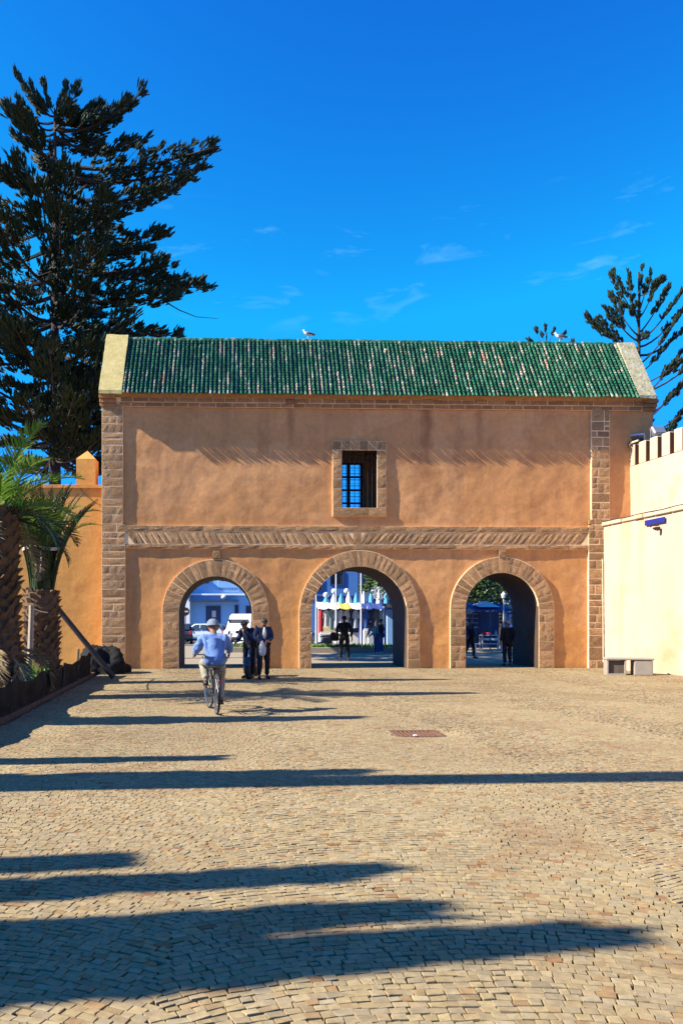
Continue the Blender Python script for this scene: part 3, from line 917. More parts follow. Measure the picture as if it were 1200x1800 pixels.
# keep what lies in front of the gate and in its three passages, right of the kerb, left of the rampart
fx = np.where(sy > 12, -3.98 - (sy - 12) * .092, -3.98 + (12 - sy) * .02)
wallx = 11.08 + (26.4 - sy) * .166
facy = D0 + (sx - X0) * math.tan(AL)
lim = 0.5 * sy + 0.35 * sy + 1.0
keep = (sx > np.maximum(fx + .12, -0.336 * sy - 3.0)) & (sx < np.minimum(wallx - .05, 0.521 * sy + 3.0)) & (sy < facy - .12)
inar = np.zeros(len(sx), bool)
for A in ARCH:
    cx_ = X0 + A['c'] * CA; inar |= (np.abs(sx - cx_ + (sy - facy) * SA) < A['r'] - .02) & (sy >= facy - .12) & (sy < facy + DEPTH + .2)
# the drain pit stays free
DR = (gnd(684, 1281), gnd(772, 1297))
dcx, dcy = (gnd(733, 1288)).x, gnd(733, 1288).y
indr = (np.abs(sx - dcx) < .36) & (np.abs(sy - dcy) < .33)
keep = (keep | inar) & ~indr
sx, sy, sr, sw = sx[keep], sy[keep], sr[keep], sw[keep]
N_ = len(sx)
hw = (sw - np.where(rs.uniform(0, 1, N_) < .25, rs.uniform(.002, .005, N_), rs.uniform(.0005, .0015, N_))) / np.cos(sr) * .985; hd = (PR * .5 * np.cos(sr)) - np.where(rs.uniform(0, 1, N_) < .45, rs.uniform(.003, .0075, N_), rs.uniform(.0005, .002, N_))
und = np.array([0.004 * noise.noise(Vector((a * .35, b * .35, 0))) + .003 * noise.noise(Vector((a * 2.0, b * 2.0, 5))) for a, b in zip(sx, sy)])
hz = .010 + rs.uniform(0, .003, N_) + und
drr = np.sqrt(((sx - dcx) / .62) ** 2 + ((sy - dcy) / .62) ** 2)
hz = hz - .045 * np.clip(1.25 - drr, 0, 1) ** 1.2
sr = sr + rs.normal(0, .05, N_)
tlx = rs.normal(0, .022, N_); tly = rs.normal(0, .022, N_)
px_ = CX + FPX * sx / sy; py_ = CY + FPX * EYE / sy
inview = (px_ > -5) & (px_ < 1205) & (py_ < 1806)
order = np.argsort(np.where(inview, sy, 1e6))
single = order[:300]
is_single = np.zeros(N_, bool); is_single[single] = True
def sett_geo(idx, full, local=False):
    k = len(idx)
    crn = np.array([(-1, -1), (1, -1), (1, 1), (-1, 1)], float)
    jit = rs.uniform(-.0042, .0042, (k, 4, 2))
    rings = [(1.0, -.06), (1.0, -.002), (.95, 0.0)] if full else [(1.0, -.06), (.99, 0.0)]
    V = []
    c, s_ = np.cos(sr[idx])[:, None], np.sin(sr[idx])[:, None]
    for (sc_, dz) in rings:
        lx = crn[None, :, 0] * (hw[idx][:, None]) * (1 - (1 - sc_) * .8) + jit[:, :, 0]
        ly = crn[None, :, 1] * (hd[idx][:, None]) * sc_ + jit[:, :, 1]
        X = lx * c - ly * s_; Y = lx * s_ + ly * c
        Z = np.full_like(X, dz) + (tlx[idx][:, None] * lx + tly[idx][:, None] * ly if dz > -.02 else 0)
        if dz > -.02: Z = Z + rs.uniform(-.0015, .0015, Z.shape)
        if not local:
            X = X + sx[idx][:, None]; Y = Y + sy[idx][:, None]; Z = Z + hz[idx][:, None]
        V.append(np.stack([X, Y, Z], -1))
    V = np.concatenate(V, 1)                 # k, 4*rings, 3
    nr = len(rings)
    F = []
    for r_ in range(nr - 1):
        for q in range(4):
            q2 = (q + 1) % 4
            F.append((r_ * 4 + q, r_ * 4 + q2, (r_ + 1) * 4 + q2, (r_ + 1) * 4 + q))
    F.append(tuple((nr - 1) * 4 + q for q in range(4)))
    F = np.array(F)
    return V, F
def np_mesh(name, V, F, mat):
    k, nv, _ = V.shape
    me = bpy.data.meshes.new(name)
    FF = (F[None] + (np.arange(k) * nv)[:, None, None]).reshape(-1)
    nf = k * len(F)
    me.vertices.add(k * nv); me.vertices.foreach_set('co', V.reshape(-1))
    me.loops.add(len(FF)); me.loops.foreach_set('vertex_index', FF.astype(np.int32))
    me.polygons.add(nf); me.polygons.foreach_set('loop_start', np.arange(nf, dtype=np.int32) * 4)
    me.polygons.foreach_set('loop_total', np.full(nf, 4, np.int32))
    me.materials.append(mat)
    me.update(calc_edges=True); me.validate(); me.shade_flat()
    return me
near = np.where(~is_single & (sy < 15))[0]; far = np.where(~is_single & (sy >= 15))[0]
big = [sett_geo(near, True), sett_geo(far, False)]
for (V, F), nm in zip(big, ('paving_setts', 'paving_setts')):
    tag(obj(nm, np_mesh(nm, V, F, M['sett']), pave), kind='stuff')
V, F = sett_geo(single, True, local=True)
for i, k in enumerate(single):
    o = obj('sett', np_mesh('sett', V[i:i + 1], F, M['sett']), pave)
    o.location = (sx[k], sy[k], hz[k])
# street beyond the gate
mb = MB()
mb.add([(-60, 29.2, -.010), (70, 29.2, -.010), (70, 52, -.010), (-60, 52, -.010)], [(0, 1, 2, 3)])
tag(mb.build('street_pavement', M['paving']), 'pale pavement of the street behind the gate', kind='structure')
mb = MB(); mb.add([(-60, 52.1, -.014), (70, 52.1, -.014), (70, 68, -.014), (-60, 68, -.014)], [(0, 1, 2, 3)])
tag(mb.build('road', M['asphalt']), 'grey road where the cars stand beyond the arches', kind='structure')
mb = MB(); mb.box((5, 52.05, .03), (130, .18, .14), bev=.02)
tag(mb.build('kerb', M['concrete']), 'concrete kerb along the road', kind='structure')
M['kerb_stone'] = pm('dark_kerb_stone', (.10, .065, .045), col2=(.06, .04, .03), vscale=6, bump=.5, bscale=30, fine=.3)
# kerb along the fence
mb = MB()
ds = np.linspace(2, 25, 30)
for a, b in zip(ds, ds[1:]):
    p0 = Vector((fence_x(a), a, .03)); p1 = Vector((fence_x(b), b, .03))
    mb.box((p0 + p1) / 2, (.1, (p1 - p0).length - .01, .12), rot=rotz(math.atan2(-(p1 - p0).x, (p1 - p0).y)), bev=.012)
tag(mb.build('garden_kerb', M['kerb_stone']), 'low dark kerb stones edging the garden', kind='structure')
# drain
dr = empty('drain_grate', (dcx, dcy, 0), R(4))
tag(dr, 'rusty square drain grate sunk in the paving of the square', 'drain')
mb = MB()
for sx_, sy_, wx, wy in ((0, -.28, .68, .07), (0, .28, .68, .07), (-.305, 0, .07, .49), (.305, 0, .07, .49)):
    mb.box((sx_, sy_, -.045), (wx, wy, .08), bev=.01)
mb.build('frame', M['rust'], dr)
mb = MB(); mb.box((0, 0, -.033), (.56, .5, .006)); mb.build('pit', M['iron'], dr)
for k in range(9):
    mb = MB(); mb.box((-.24 + k * .06, 0.0, -.02), (.026, .49, .022), bev=.005); mb.build('bar', M['rust'], dr)
mb = MB(); mb.box((-.10, -.28, .004), (.05, .06, .018), bev=.005); mb.build('hinge', M['white'], dr)
# ================================================================== SIDE WALLS
# --- orange garden wall left of the gate, one merlon showing
def local_thing(name, label, cat, loc, rz):
    return tag(empty(name, loc, rz), label, cat)
lw_d = 26.6
p_r = at(181, 850, lw_d)
lw = local_thing('garden_wall', 'orange plastered garden wall joining the gatehouse beside the palms', 'wall', (p_r.x + .05, lw_d, 0), AL)
LWZ = p_r.z
def lw_disp(t, z): return .015 * nfac((t, 3, z), .6, 7) + .008 * nfac((t, 3, z), 2.1, 2) + .003 * nfac((t, 3, z), 7, 2)
sheet(-14.0, 0.0, -.1, LWZ - .16, .08, lambda t, z: False, lw_disp).build('plaster_face', M['orange_plaster'], lw, smooth=True)
mb = MB(); mb.box((-7, .33, LWZ / 2 - .1), (14, .6, LWZ - .14)); mb.build('wall_core', M['orange_plaster'], lw)
mb = MB(); mb.prism([(-.07, LWZ - .16), (.72, LWZ - .16), (.72, LWZ - .05), (.33, LWZ + .02), (-.07, LWZ - .05)], -14, -.02, axis='x')
mb.build('coping', M['orange_plaster'], lw)
for k in range(5):
    tC = -.62 - k * 3.6
    wd = .32
    hb_ = at(150, 806, lw_d).z; ht = at(150, 789, lw_d).z
    vs = [(tC - wd, .05, LWZ - .05), (tC + wd, .05, LWZ - .05), (tC + wd, .6, LWZ - .05), (tC - wd, .6, LWZ - .05),
          (tC - wd, .05, hb_), (tC + wd, .05, hb_), (tC + wd, .6, hb_), (tC - wd, .6, hb_), (tC, .33, ht)]
    MB().add(vs, [(0, 1, 5, 4), (1, 2, 6, 5), (2, 3, 7, 6), (3, 0, 4, 7), (4, 5, 8), (5, 6, 8), (6, 7, 8), (7, 4, 8)]).build('merlon', M['orange_plaster'], lw)
mb = MB()
a, b = Vector((-.85, -.02, LWZ - .1)), Vector((-.02, -.02, LWZ - .75))
mb.tube([a + (b - a) * k / 8 + Vector((0, -.01, -.12 * math.sin(PI * k / 8))) for k in range(9)], .008, 5)
mb.build('cable', M['cable'], lw)

# --- cream rampart on the right, running towards the viewer
RW_A = R(-90) + math.atan(.166)      # local +x runs along the wall from the gate towards the viewer
rp0 = Vector((11.10, 26.38, 0))
rw = local_thing('rampart_wall', 'sunlit cream rampart with a crenellated parapet, right of the gatehouse', 'wall', rp0, RW_A)
RZ = 4.80
def rw_disp(t, z): return .015 * nfac((t, 8, z), .5, 4) + .006 * nfac((t, 8, z), 1.9, 2)
# local -y is left of the direction of travel ... the lit face looks to local -y
sheet(0.0, 24.0, -.1, RZ - .1, .1, lambda t, z: False, rw_disp).build('lower_face', M['cream_plaster'], rw, smooth=True)
mb = MB()
mb.box((12, .62, RZ / 2 - .08), (24, 1.18, RZ - .1))
mb.build('wall_core', M['cream_plaster'], rw)
mb = MB()
seg = random.Random(3)
t = 0.0
while t < 23.9:
    w_ = min(seg.uniform(.45, .75), 24 - t)
    mb.box((t + w_ / 2, .55, RZ - .04), (w_ - .012, 1.24 + seg.uniform(-.03, .03), .13), bev=.02)
    t += w_
mb.build('ledge', M['cream_plaster'], rw)
M['slot_brown'] = pm('slot_shade_brown', (0.20, 0.085, 0.035), col2=(0.15, 0.06, 0.025), vscale=3, bump=.3, bscale=20, fine=.15)  # shade of the merlon gaps, painted as a brown colour
PARY = 0.93                              # parapet face, set back from the lower face
PZ0, PZ1 = RZ, 7.40
SLOT = 0.72
def pw_disp(t, z): return PARY + .012 * nfac((t, 5, z), .7, 4)
sheet(-.1, 24.0, PZ0 - .1, PZ1 - SLOT + .001, .1, lambda t, z: False, pw_disp).build('parapet_face', M['cream_plaster'], rw, smooth=True)
mb = MB(); mb.box((11.95, PARY + .24, (PZ0 + PZ1 - SLOT) / 2), (24.1, .44, PZ1 - SLOT - PZ0)); mb.build('parapet_core', M['cream_plaster'], rw)
t = -.06; k = 0
while t < 23:
    w_ = .36 + seg.uniform(-.015, .015)
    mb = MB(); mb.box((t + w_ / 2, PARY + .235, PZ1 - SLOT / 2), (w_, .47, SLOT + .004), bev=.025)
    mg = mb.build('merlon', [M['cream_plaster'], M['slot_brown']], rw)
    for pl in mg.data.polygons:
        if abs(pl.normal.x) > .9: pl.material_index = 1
    mb = MB(); mb.box((t + w_ + .105, PARY + .30, PZ1 - SLOT / 2 - .012), (.215, .05, SLOT - .02)); mb.build('slot_shade_panel', M['slot_brown'], rw)  # brown panel closes the gap where only shade would show
    t += w_ + .21; k += 1
# cable duct down the corner of the parapet and down the lower wall
mb = MB()
mb.tube([(-.04, PARY - .03, 4.9), (-.04, PARY - .03, 7.15), (.02, PARY - .05, 7.35), (.22, PARY - .05, 7.45), (.5, PARY + .02, 7.47)], .03, 8)
mb.build('conduit', M['grey_pipe'], rw)
mb = MB()
mb.tube([(-.02, PARY - .06, 4.95), (-.02, PARY - .06, 7.2), (.2, PARY - .09, 7.5)], .012, 6)
mb.build('cable', M['cable'], rw)
mb = MB()
mb.tube([(.1 + k * .6, -.06 - .012 * math.sin(k * 1.7), RZ + .035 + .015 * math.sin(k * 2.3)) for k in range(38)], .014, 6)
mb.build('cable', M['cable'], rw)
mb = MB()
mb.tube([(.02, -.07, RZ - .05), (.0, -.09, RZ - .5), (-.02, -.06, RZ - 1.0), (.06, -.05, RZ - 1.3), (.08, -.045, .2)], .018, 6)
mb.build('cable', M['grey_pipe'], rw)
# floodlights on the parapet
def flood(name, label, loc, rz, tilt, matb, glass):
    f = local_thing(name, label, 'floodlight', loc, rz)
    mb = MB(); mb.box((0, 0, .22), (.46, .16, .34), rot=rotx(tilt), bev=.03); mb.build('housing', matb, f)
    mb = MB(); mb.box((0, -.09 * math.cos(tilt), .22 - .09 * math.sin(tilt)), (.38, .02, .27), rot=rotx(tilt)); mb.build('lamp_glass', glass, f)
    mb = MB(); mb.tube([(-.26, 0, .22), (-.26, .02, .0), (.26, .02, .0), (.26, 0, .22)], .015, 6); mb.build('bracket', M['steel'], f)
    mb = MB()
    for k in range(5): mb.box((-.16 + k * .08, .10, .22), (.015, .06, .26), rot=rotx(tilt))
    mb.build('cooling_fin', matb, f)
    return f
M['lampglass'] = flat('floodlight_glass', (.16, .18, .20), .12, spec=.8)
def rwpt(t, y, z): return Matrix.Translation(rp0) @ Matrix.Rotation(RW_A, 4, 'Z') @ Vector((t, y, z))
flood('floodlight', 'white floodlight at the end of the rampart parapet', rwpt(.10, PARY + .25, PZ1 + .002), R(-25), R(25), M['white'], M['glass'])
flood('floodlight', 'grey glass floodlight tilted upward behind the first merlons', rwpt(1.10, PARY + .30, PZ1 + .002), R(10), R(-35), M['steel'], M['lampglass'])
# blue name plate on an iron bracket
bs_ = local_thing('wall_sign', 'small blue plate on an iron bracket fixed high on the rampart', 'sign', rwpt(2.35, -.02, 4.42), RW_A)
mb = MB(); mb.box((.38, -.03, .10), (.92, .03, .16), bev=.006); mb.build('plate', M['blue_sign'], bs_)
mb = MB(); mb.tube([(.55, 0, -.05), (.55, -.22, -.06), (.55, -.30, -.10)], .012, 6)
mb.tube([(.3 + .05 * k, -.05, -.12 + .02 * math.sin(k * 1.5)) for k in range(6)], .008, 5)
mb.build('bracket', M['iron'], bs_)
mb = MB(); mb.box((.6, -.1, -.14), (.10, .16, .10), bev=.02); mb.lathe([(.035, 0), (.035, .05)], 10, Matrix.Translation((.6, -.18, -.14)) @ Matrix.Rotation(PI / 2, 4, 'X')); mb.build('camera_box', M['black'], bs_)

# --- concrete bench by the rampart
bl = gnd(1066, 1187)
be = local_thing('concrete_bench', 'low concrete bench standing against the foot of the rampart', 'bench', (bl.x, bl.y, 0), R(-12))
def hollow(mb, x0, x1):
    t_ = .045
    for (cx_, cz_, w_, h_) in (((x0 + x1) / 2, t_ / 2 + .004, x1 - x0, t_), (x0 + t_ / 2, .24, t_, .38), (x1 - t_ / 2, .24, t_, .38)):
        mb.box((cx_, .25, cz_), (w_, .5, h_), bev=.006)
mb = MB(); hollow(mb, 0.0, .52); mb.build('leg', M['concrete'], be)
mb = MB(); mb.box((.26, .27, .23), (.42, .40, .36)); mb.build('leg_core', M['bench_in'], be)
mb = MB(); mb.box((.98, .25, .215), (.50, .5, .425), bev=.02); mb.build('leg', M['concrete'], be)
mb = MB(); mb.box((.62, .25, .465), (1.28, .54, .065), bev=.02); mb.build('seat', M['concrete'], be)
# ================================================================== TREES
def spindle(mb, p, d, L, r, n=4):
    """one leafy branchlet: a rope-like tuft, widest towards its tip"""
    a = d.orthogonal().normalized(); c = d.cross(a)
    vs = []
    for s, q in ((0, .35), (.62, 1.0)):
        for k in range(n):
            th = 2 * PI * k / n
            vs.append(p + d * (L * s) + (a * math.cos(th) + c * math.sin(th)) * (r * q))
    vs.append(p + d * L)
    fs = [(k, (k + 1) % n, n + (k + 1) % n, n + k) for k in range(n)] + [(n + k, n + (k + 1) % n, 2 * n) for k in range(n)]
    mb.add(vs, fs)
def norfolk(name, label, base, H, limbs, rnd, tuft=.5, trad=.055, mat='needle', group=None, sagf=1.0, pw=1.5, flat=1.0, twigs=(), trunk_r=.42, lean=(0, 0), dens=1.0, bare=0.0):
    """limbs: (z on the trunk, azimuth, length, end height above the start)"""
    o = tag(empty(name, base), label, 'tree', group)
    def tr(z):
        f = z / H
        return Vector((lean[0] * f * f, lean[1] * f * f, z))
    zs = [i * H / 14 for i in range(15)]
    MB().tube([tr(z) for z in zs], [max(.05, trunk_r * (1 - .86 * z / H)) for z in zs], 10).build('trunk', M['bark'], o, smooth=True)
    lm = MB(); cr = MB()
    for (z0, az, Ln, dz) in limbs:
        p0 = tr(z0)
        dirh = Vector((math.cos(az), math.sin(az), 0))
        side = Vector((-dirh.y, dirh.x, 0))
        sag = rnd.uniform(.06, .13) * Ln * sagf
        n = 9
        path = []
        bend = rnd.uniform(-.1, .1) * Ln
        for k in range(n):
            f = k / (n - 1)
            path.append(p0 + dirh * (Ln * f) + side * (bend * f * f) + Vector((0, 0, dz * f ** pw - sag * math.sin(PI * f ** .8))))
        r0 = .03 + .012 * Ln
        lm.tube(path, [r0 * (1 - .8 * k / (n - 1)) for k in range(n)], 5)
        cnt = int((10 + 11 * Ln) * dens)
        for _ in range(cnt):
            f = rnd.uniform(min(.8, .16 + bare * .3), 1.0) ** .85
            x = f * (n - 1); i = min(int(x), n - 2)
            p = path[i].lerp(path[i + 1], x - i)
            tang = (path[i + 1] - path[i]).normalized()
            # side branch in the plane of the limb
            sgn = rnd.choice((-1, 1))
            sl = rnd.uniform(.05, 1.0) * (1.0 - .75 * f) * min(1.7, Ln * .30) + .08
            sd = (tang * rnd.uniform(.3, .9) + side * sgn * rnd.uniform(.4, 1.0) + Vector((0, 0, rnd.uniform(-.1, .35) * flat))).normalized()
            q = p + sd * sl
            if rnd.random() < .4: lm.tube([p, q], [.014, .008], 4, caps=False)
            m_ = rnd.choice((4, 5, 6, 7, 8))
            for k in range(m_):
                d = (tang * rnd.uniform(.1, .9) + sd * rnd.uniform(-.1, .7) + Vector((0, 0, rnd.uniform(.35, 1.15) * flat)) + Vector((rnd.uniform(-.3, .3), rnd.uniform(-.3, .3), 0))).normalized()
                spindle(cr, q + Vector((rnd.uniform(-.07, .07), rnd.uniform(-.07, .07), rnd.uniform(-.08, .05))), d, tuft * rnd.uniform(.6, 1.25), trad * rnd.uniform(.7, 1.3))
        tang = (path[-1] - path[-2]).normalized()
        for k in range(7):
            d = (tang + Vector((rnd.uniform(-.35, .35), rnd.uniform(-.35, .35), rnd.uniform(0, .6)))).normalized()
            spindle(cr, path[-1] - tang * rnd.uniform(0, .3), d, tuft * rnd.uniform(.8, 1.4), trad)
    for tw in twigs:
        lm.tube([p - Vector(base) for p in tw], [.03 - .022 * k / (len(tw) - 1) for k in range(len(tw))], 5)
    lm.build('limbs', M['bark'], o)
    cr.build('crown', M[mat], o)
    return o

rn = random.Random(11)
# --- the big pine behind the garden wall
dP = 33.0
bP = at(97, 1100, dP); bP.z = 0
limbs = []
def limb_px(y0, tx, ty, d=dP, dep=None, bx=97):
    """a limb from the trunk at pixel row y0 to a tip seen at (tx, ty)"""
    z0 = EYE + (CY - y0) / FPX * d
    tip = at(tx, ty, d)
    base = at(bx, y0, d)
    dx = tip.x - base.x
    dep = rn.uniform(-.35, .35) * abs(dx) if dep is None else dep
    return (z0, math.atan2(dep, dx), math.hypot(dx, dep), tip.z - z0)
for a in ((222, 250, 166), (228, 228, 184), (240, 243, 222), (285, 372, 264), (300, 350, 290), (330, 330, 318), (352, 296, 354), (395, 285, 408), (412, 255, 440),
          (450, 332, 474), (470, 300, 498), (490, 356, 515), (515, 310, 545), (540, 306, 570), (560, 240, 588), (600, 215, 610), (650, 205, 650), (700, 190, 700), (735, 175, 742), (765, 180, 770), (790, 170, 790), (770, -40, 770), (800, -60, 795), (610, 170, 600), (640, 20, 620), (660, 165, 655), (690, 25, 680), (715, 160, 715), (740, 15, 735), (755, 170, 752), (590, 30, 575), (560, 160, 548),
          (215, 5, 180), (235, 20, 205), (260, 30, 245), (318, -40, 295), (345, -80, 330), (395, -90, 385), (430, -120, 430), (480, -110, 460), (520, -130, 520), (570, -120, 560), (620, -110, 620), (670, -90, 660), (720, -60, 720)):
    limbs.append(limb_px(*a))
whorls = [222, 252, 292, 345, 398, 452, 492, 540, 565, 600, 625, 650, 675, 700, 725, 745, 770, 790, 805]
for y in [w_ + rn.uniform(-7, 7) for w_ in whorls for _ in range(2)]:              # limbs towards and away from the viewer, in whorls
    f = (y - 150) / 600
    Ln = 1.6 + 4.0 * min(1, f * 1.6) + rn.uniform(-.6, .6)
    for _ in range(2):
        az = rn.choice((1, -1)) * R(90) + rn.uniform(-.85, .85)
        z0 = EYE + (CY - y) / FPX * dP
        limbs.append((z0, az, Ln * rn.uniform(.7, 1.0), rn.uniform(0, .14) * Ln))
# the forked, wind-cut top
topz = at(97, 195, dP).z
for a in ((205, 37, 148), (200, 77, 150), (205, 105, 180), (210, 140, 168), (205, 60, 160), (215, 175, 180), (210, 205, 172), (225, 30, 165), (220, 120, 165), (215, 160, 188)):
    limbs.append(limb_px(*a))
norfolk('pine_tree', 'tall dark Norfolk pine rising behind the garden wall and palms', bP, topz, limbs, rn, tuft=.36, trad=.04, dens=1.12, trunk_r=.34, flat=.60, twigs=[[at(290, 530, dP), at(315, 545, dP), at(345, 557, dP), at(383, 560, dP)], [at(60, 200, dP - 1), at(40, 195, dP - 1.2), at(12, 182, dP - 1.3)], [at(190, 470, dP - 1), at(196, 500, dP - 1), at(215, 522, dP - 1)], [at(150, 500, dP - 1.5), at(162, 520, dP - 1.6), at(168, 545, dP - 1.6)]])
# a bare twig that hangs from the lowest limb is part of the tree's ragged edge

# --- pines behind the right end of the gate
dQ = 46.0
bQ = at(1122, 1100, dQ); bQ.z = 0
limbs = []
for a in ((560, 1068, 492), (575, 1100, 480), (545, 1128, 470), (548, 1145, 472), (590, 1072, 520), (612, 1032, 558), (600, 1060, 548), (625, 1050, 570), (560, 1155, 495), (585, 1180, 500), (600, 1195, 515), (610, 1215, 528), (625, 1240, 545), (640, 1185, 562), (655, 1170, 610),
          (690, 1235, 620), (700, 1190, 625), (735, 1230, 650), (745, 1195, 670), (770, 1235, 690), (790, 1215, 705), (800, 1200, 735), (720, 1060, 650), (760, 1060, 720), (820, 1230, 770), (840, 1210, 800)):
    limbs.append(limb_px(*a, d=dQ, bx=1122))
for y in range(520, 860, 26):
    z0 = EYE + (CY - y) / FPX * dQ
    limbs.append((z0, rn.choice((1, -1)) * R(90) + rn.uniform(-.6, .6), rn.uniform(1.2, 2.8), rn.uniform(.1, .9)))
norfolk('pine_tree', 'sparse Norfolk pine behind the right end of the gatehouse roof', bQ, at(1122, 478, dQ).z, limbs, rn, tuft=.30, trad=.042, mat='needle_far', group='pines behind the gatehouse', trunk_r=.28, dens=.95, bare=.8, sagf=.7, pw=1.15, flat=.8)
dS = 62.0
bS = at(960, 1100, dS); bS.z = 0
limbs = []
for a in ((612, 943, 580), (606, 952, 588), (600, 958, 577), (604, 972, 583), (615, 990, 590), (622, 932, 598), (640, 1000, 610), (645, 920, 615), (660, 1005, 630), (665, 915, 640)):
    limbs.append(limb_px(*a, d=dS, bx=960))
norfolk('pine_tree', 'tiny pine top peeping over the roof ridge beside a gull', bS, at(960, 585, dS).z, limbs, rn, tuft=.42, trad=.07, mat='needle_far', group='pines behind the gatehouse', trunk_r=.25, dens=.25, bare=1.8)

# --- palms
def frond_mesh(name, L, droop, rnd, mat, up=0.0, pairs=42, lw=.45):
    """a feather leaf in the local x-z plane, starting at the origin and running along +x"""
    mb = MB()
    path = []; ang = up; p = Vector((0, 0, 0)); n = 14
    for k in range(n + 1):
        path.append(p.copy())
        ang -= droop / n * (0.4 + 1.2 * k / n)
        p = p + Vector((math.cos(ang), 0, math.sin(ang))) * (L / n)
    mb.tube(path, [.035 * (1 - .9 * k / n) + .004 for k in range(n + 1)], 4)
    for k in range(pairs):
        f = .12 + .87 * k / pairs
        x = f * n; i = min(int(x), n - 1)
        q = path[i].lerp(path[i + 1], x - i); tang = (path[i + 1] - path[i]).normalized()
        nrm = Vector((-tang.z, 0, tang.x))
        ll = lw * (math.sin(PI * min(1, f * .92 + .12)) ** .6 + .08) * rnd.uniform(.85, 1.1)
        for s in (-1, 1):
            d = (tang * rnd.uniform(.55, .8) + Vector((0, s, 0)) * rnd.uniform(.6, .85) + nrm * rnd.uniform(.12, .42)).normalized()
            wv = tang * .019
            m_ = q + d * ll * .55; e = q + d * ll + Vector((0, 0, -.18 * ll * rnd.uniform(.2, 1)))
            mb.add([q - wv * .6, q + wv * .6, m_ + wv, e, m_ - wv], [(0, 1, 2, 4), (4, 2, 3)])
    return mb.mesh(name, mat)
def palm(name, label, base, H, rtop, rbase, nfr, Lf, rnd, el_range=(-35, 80), mats=('palm_leaf', 'palm_dark'), group=None, skirt=0, leaf_bases=True, dry_low=0, tall=False):
    o = tag(empty(name, base), label, 'palm tree', group)
    prof = []
    for k in range(13):
        f = k / 12
        prof.append(((rbase * (1 - f) + rtop * f) * (1 + .1 * math.sin(f * 9)), H * f))
    tk = MB(); tk.lathe(prof, 14)
    if leaf_bases:
        rows_ = int(H / .13)
        for j in range(rows_):
            z = .1 + j * (H - .1) / rows_; f = z / H
            rr_ = rbase * (1 - f) + rtop * f
            m_ = max(7, int(2 * PI * rr_ / .24))
            for k in range(m_):
                th = 2 * PI * (k + .5 * (j % 2)) / m_ + rnd.uniform(-.06, .06)
                out_ = Vector((math.cos(th), math.sin(th), 0)); tn = Vector((-out_.y, out_.x, 0))
                c_ = out_ * rr_ * .93 + Vector((0, 0, z))
                e = out_ * (rr_ + rnd.uniform(.05, .13)) + Vector((0, 0, z + rnd.uniform(.10, .2)))
                wd = .10
                tk.add([c_ - tn * wd, c_ + tn * wd, c_ + Vector((0, 0, .12)) + tn * .06, c_ + Vector((0, 0, .12)) - tn * .06, e - tn * .045, e + tn * .045],
                       [(0, 1, 5, 4), (1, 2, 5), (0, 4, 3), (3, 4, 5, 2)])
    tk.build('trunk', M['palm_trunk'], o)
    variants = {}
    for mk in set(mats) | {'palm_dry'}:
        variants[mk] = [frond_mesh('frond', Lf * rnd.uniform(.9, 1.05), rnd.uniform(.9, 1.5), rnd, M[mk]) for _ in range(3)]
    for k in range(nfr):
        f = (k + .5) / nfr
        el = R(el_range[1] + (el_range[0] - el_range[1]) * f + rnd.uniform(-6, 6))
        az = k * 2.39996 + rnd.uniform(-.2, .2)
        mk = mats[0] if f < .6 else mats[1]
        if f > .9 and dry_low: mk = 'palm_dry'
        fr = obj('frond', rnd.choice(variants[mk]), o, (0.12 * math.cos(az), .12 * math.sin(az), H - .05 - .15 * f))
        fr.rotation_euler = (rnd.uniform(-.2, .2), -el, az)
        s_ = rnd.uniform(.85, 1.1); fr.scale = (s_, s_, s_)
    for k in range(skirt):
        az = rnd.uniform(0, 2 * PI)
        fr = obj('dead_frond', rnd.choice(variants['palm_dry']), o, (rtop * .8 * math.cos(az), rtop * .8 * math.sin(az), H - rnd.uniform(.1, .5)))
        fr.rotation_euler = (rnd.uniform(-.2, .2), R(rnd.uniform(50, 78)), az); s_ = rnd.uniform(.35, .55); fr.scale = (s_, s_, s_)
    return o
rp = random.Random(31)
d1 = 15.6
b1_ = at(-4, 1190, d1); b1_.z = 0
pA = palm('palm_tree', 'stout palm with reddish trunk at the picture edge, bright fronds above', b1_, 3.75, .37, .44, 26, 1.85, rp, el_range=(-30, 82), dry_low=1, group='palms in the garden')
# dead fronds and cut stubs low on its trunk
dv = [frond_mesh('dead_frond', 1.1, 1.6, rp, M['palm_dry'], pairs=30, lw=.32) for _ in range(2)]
for k in range(16):
    az = rp.uniform(0, 2 * PI)
    fr = obj('dead_frond', rp.choice(dv), pA, (.42 * math.cos(az), .42 * math.sin(az), rp.uniform(.6, 1.25)))
    fr.rotation_euler = (rp.uniform(-.3, .3), R(rp.uniform(15, 60)), az)
d2 = 19.5
b2_ = at(74, 1190, d2); b2_.z = 0
pB = tag(empty('palm_tree', b2_), 'palm with its dark fronds tied into an upright bundle by a pale rope', 'palm tree', 'palms in the garden')
src = palm('palm_stem', 'x', (0, 0, 0), 2.3, .37, .40, 0, 1.0, rp)
for ch in list(src.children):
    ch.parent = pB
bpy.data.objects.remove(src)
uv = [frond_mesh('frond', 2.7, .75, rp, M['palm_dark'], pairs=44, lw=.26) for _ in range(4)]
uv2 = [frond_mesh('frond', 2.8, 1.5, rp, M['palm_leaf'], pairs=46, lw=.42) for _ in range(3)]
for k in range(34):
    az = k * 2.39996
    fr = obj('frond', rp.choice(uv), pB, (.24 * math.cos(az), .24 * math.sin(az), 2.1 + rp.uniform(-.1, .3)))
    fr.rotation_euler = (rp.uniform(-.1, .1), -R(rp.uniform(80, 94)), az)
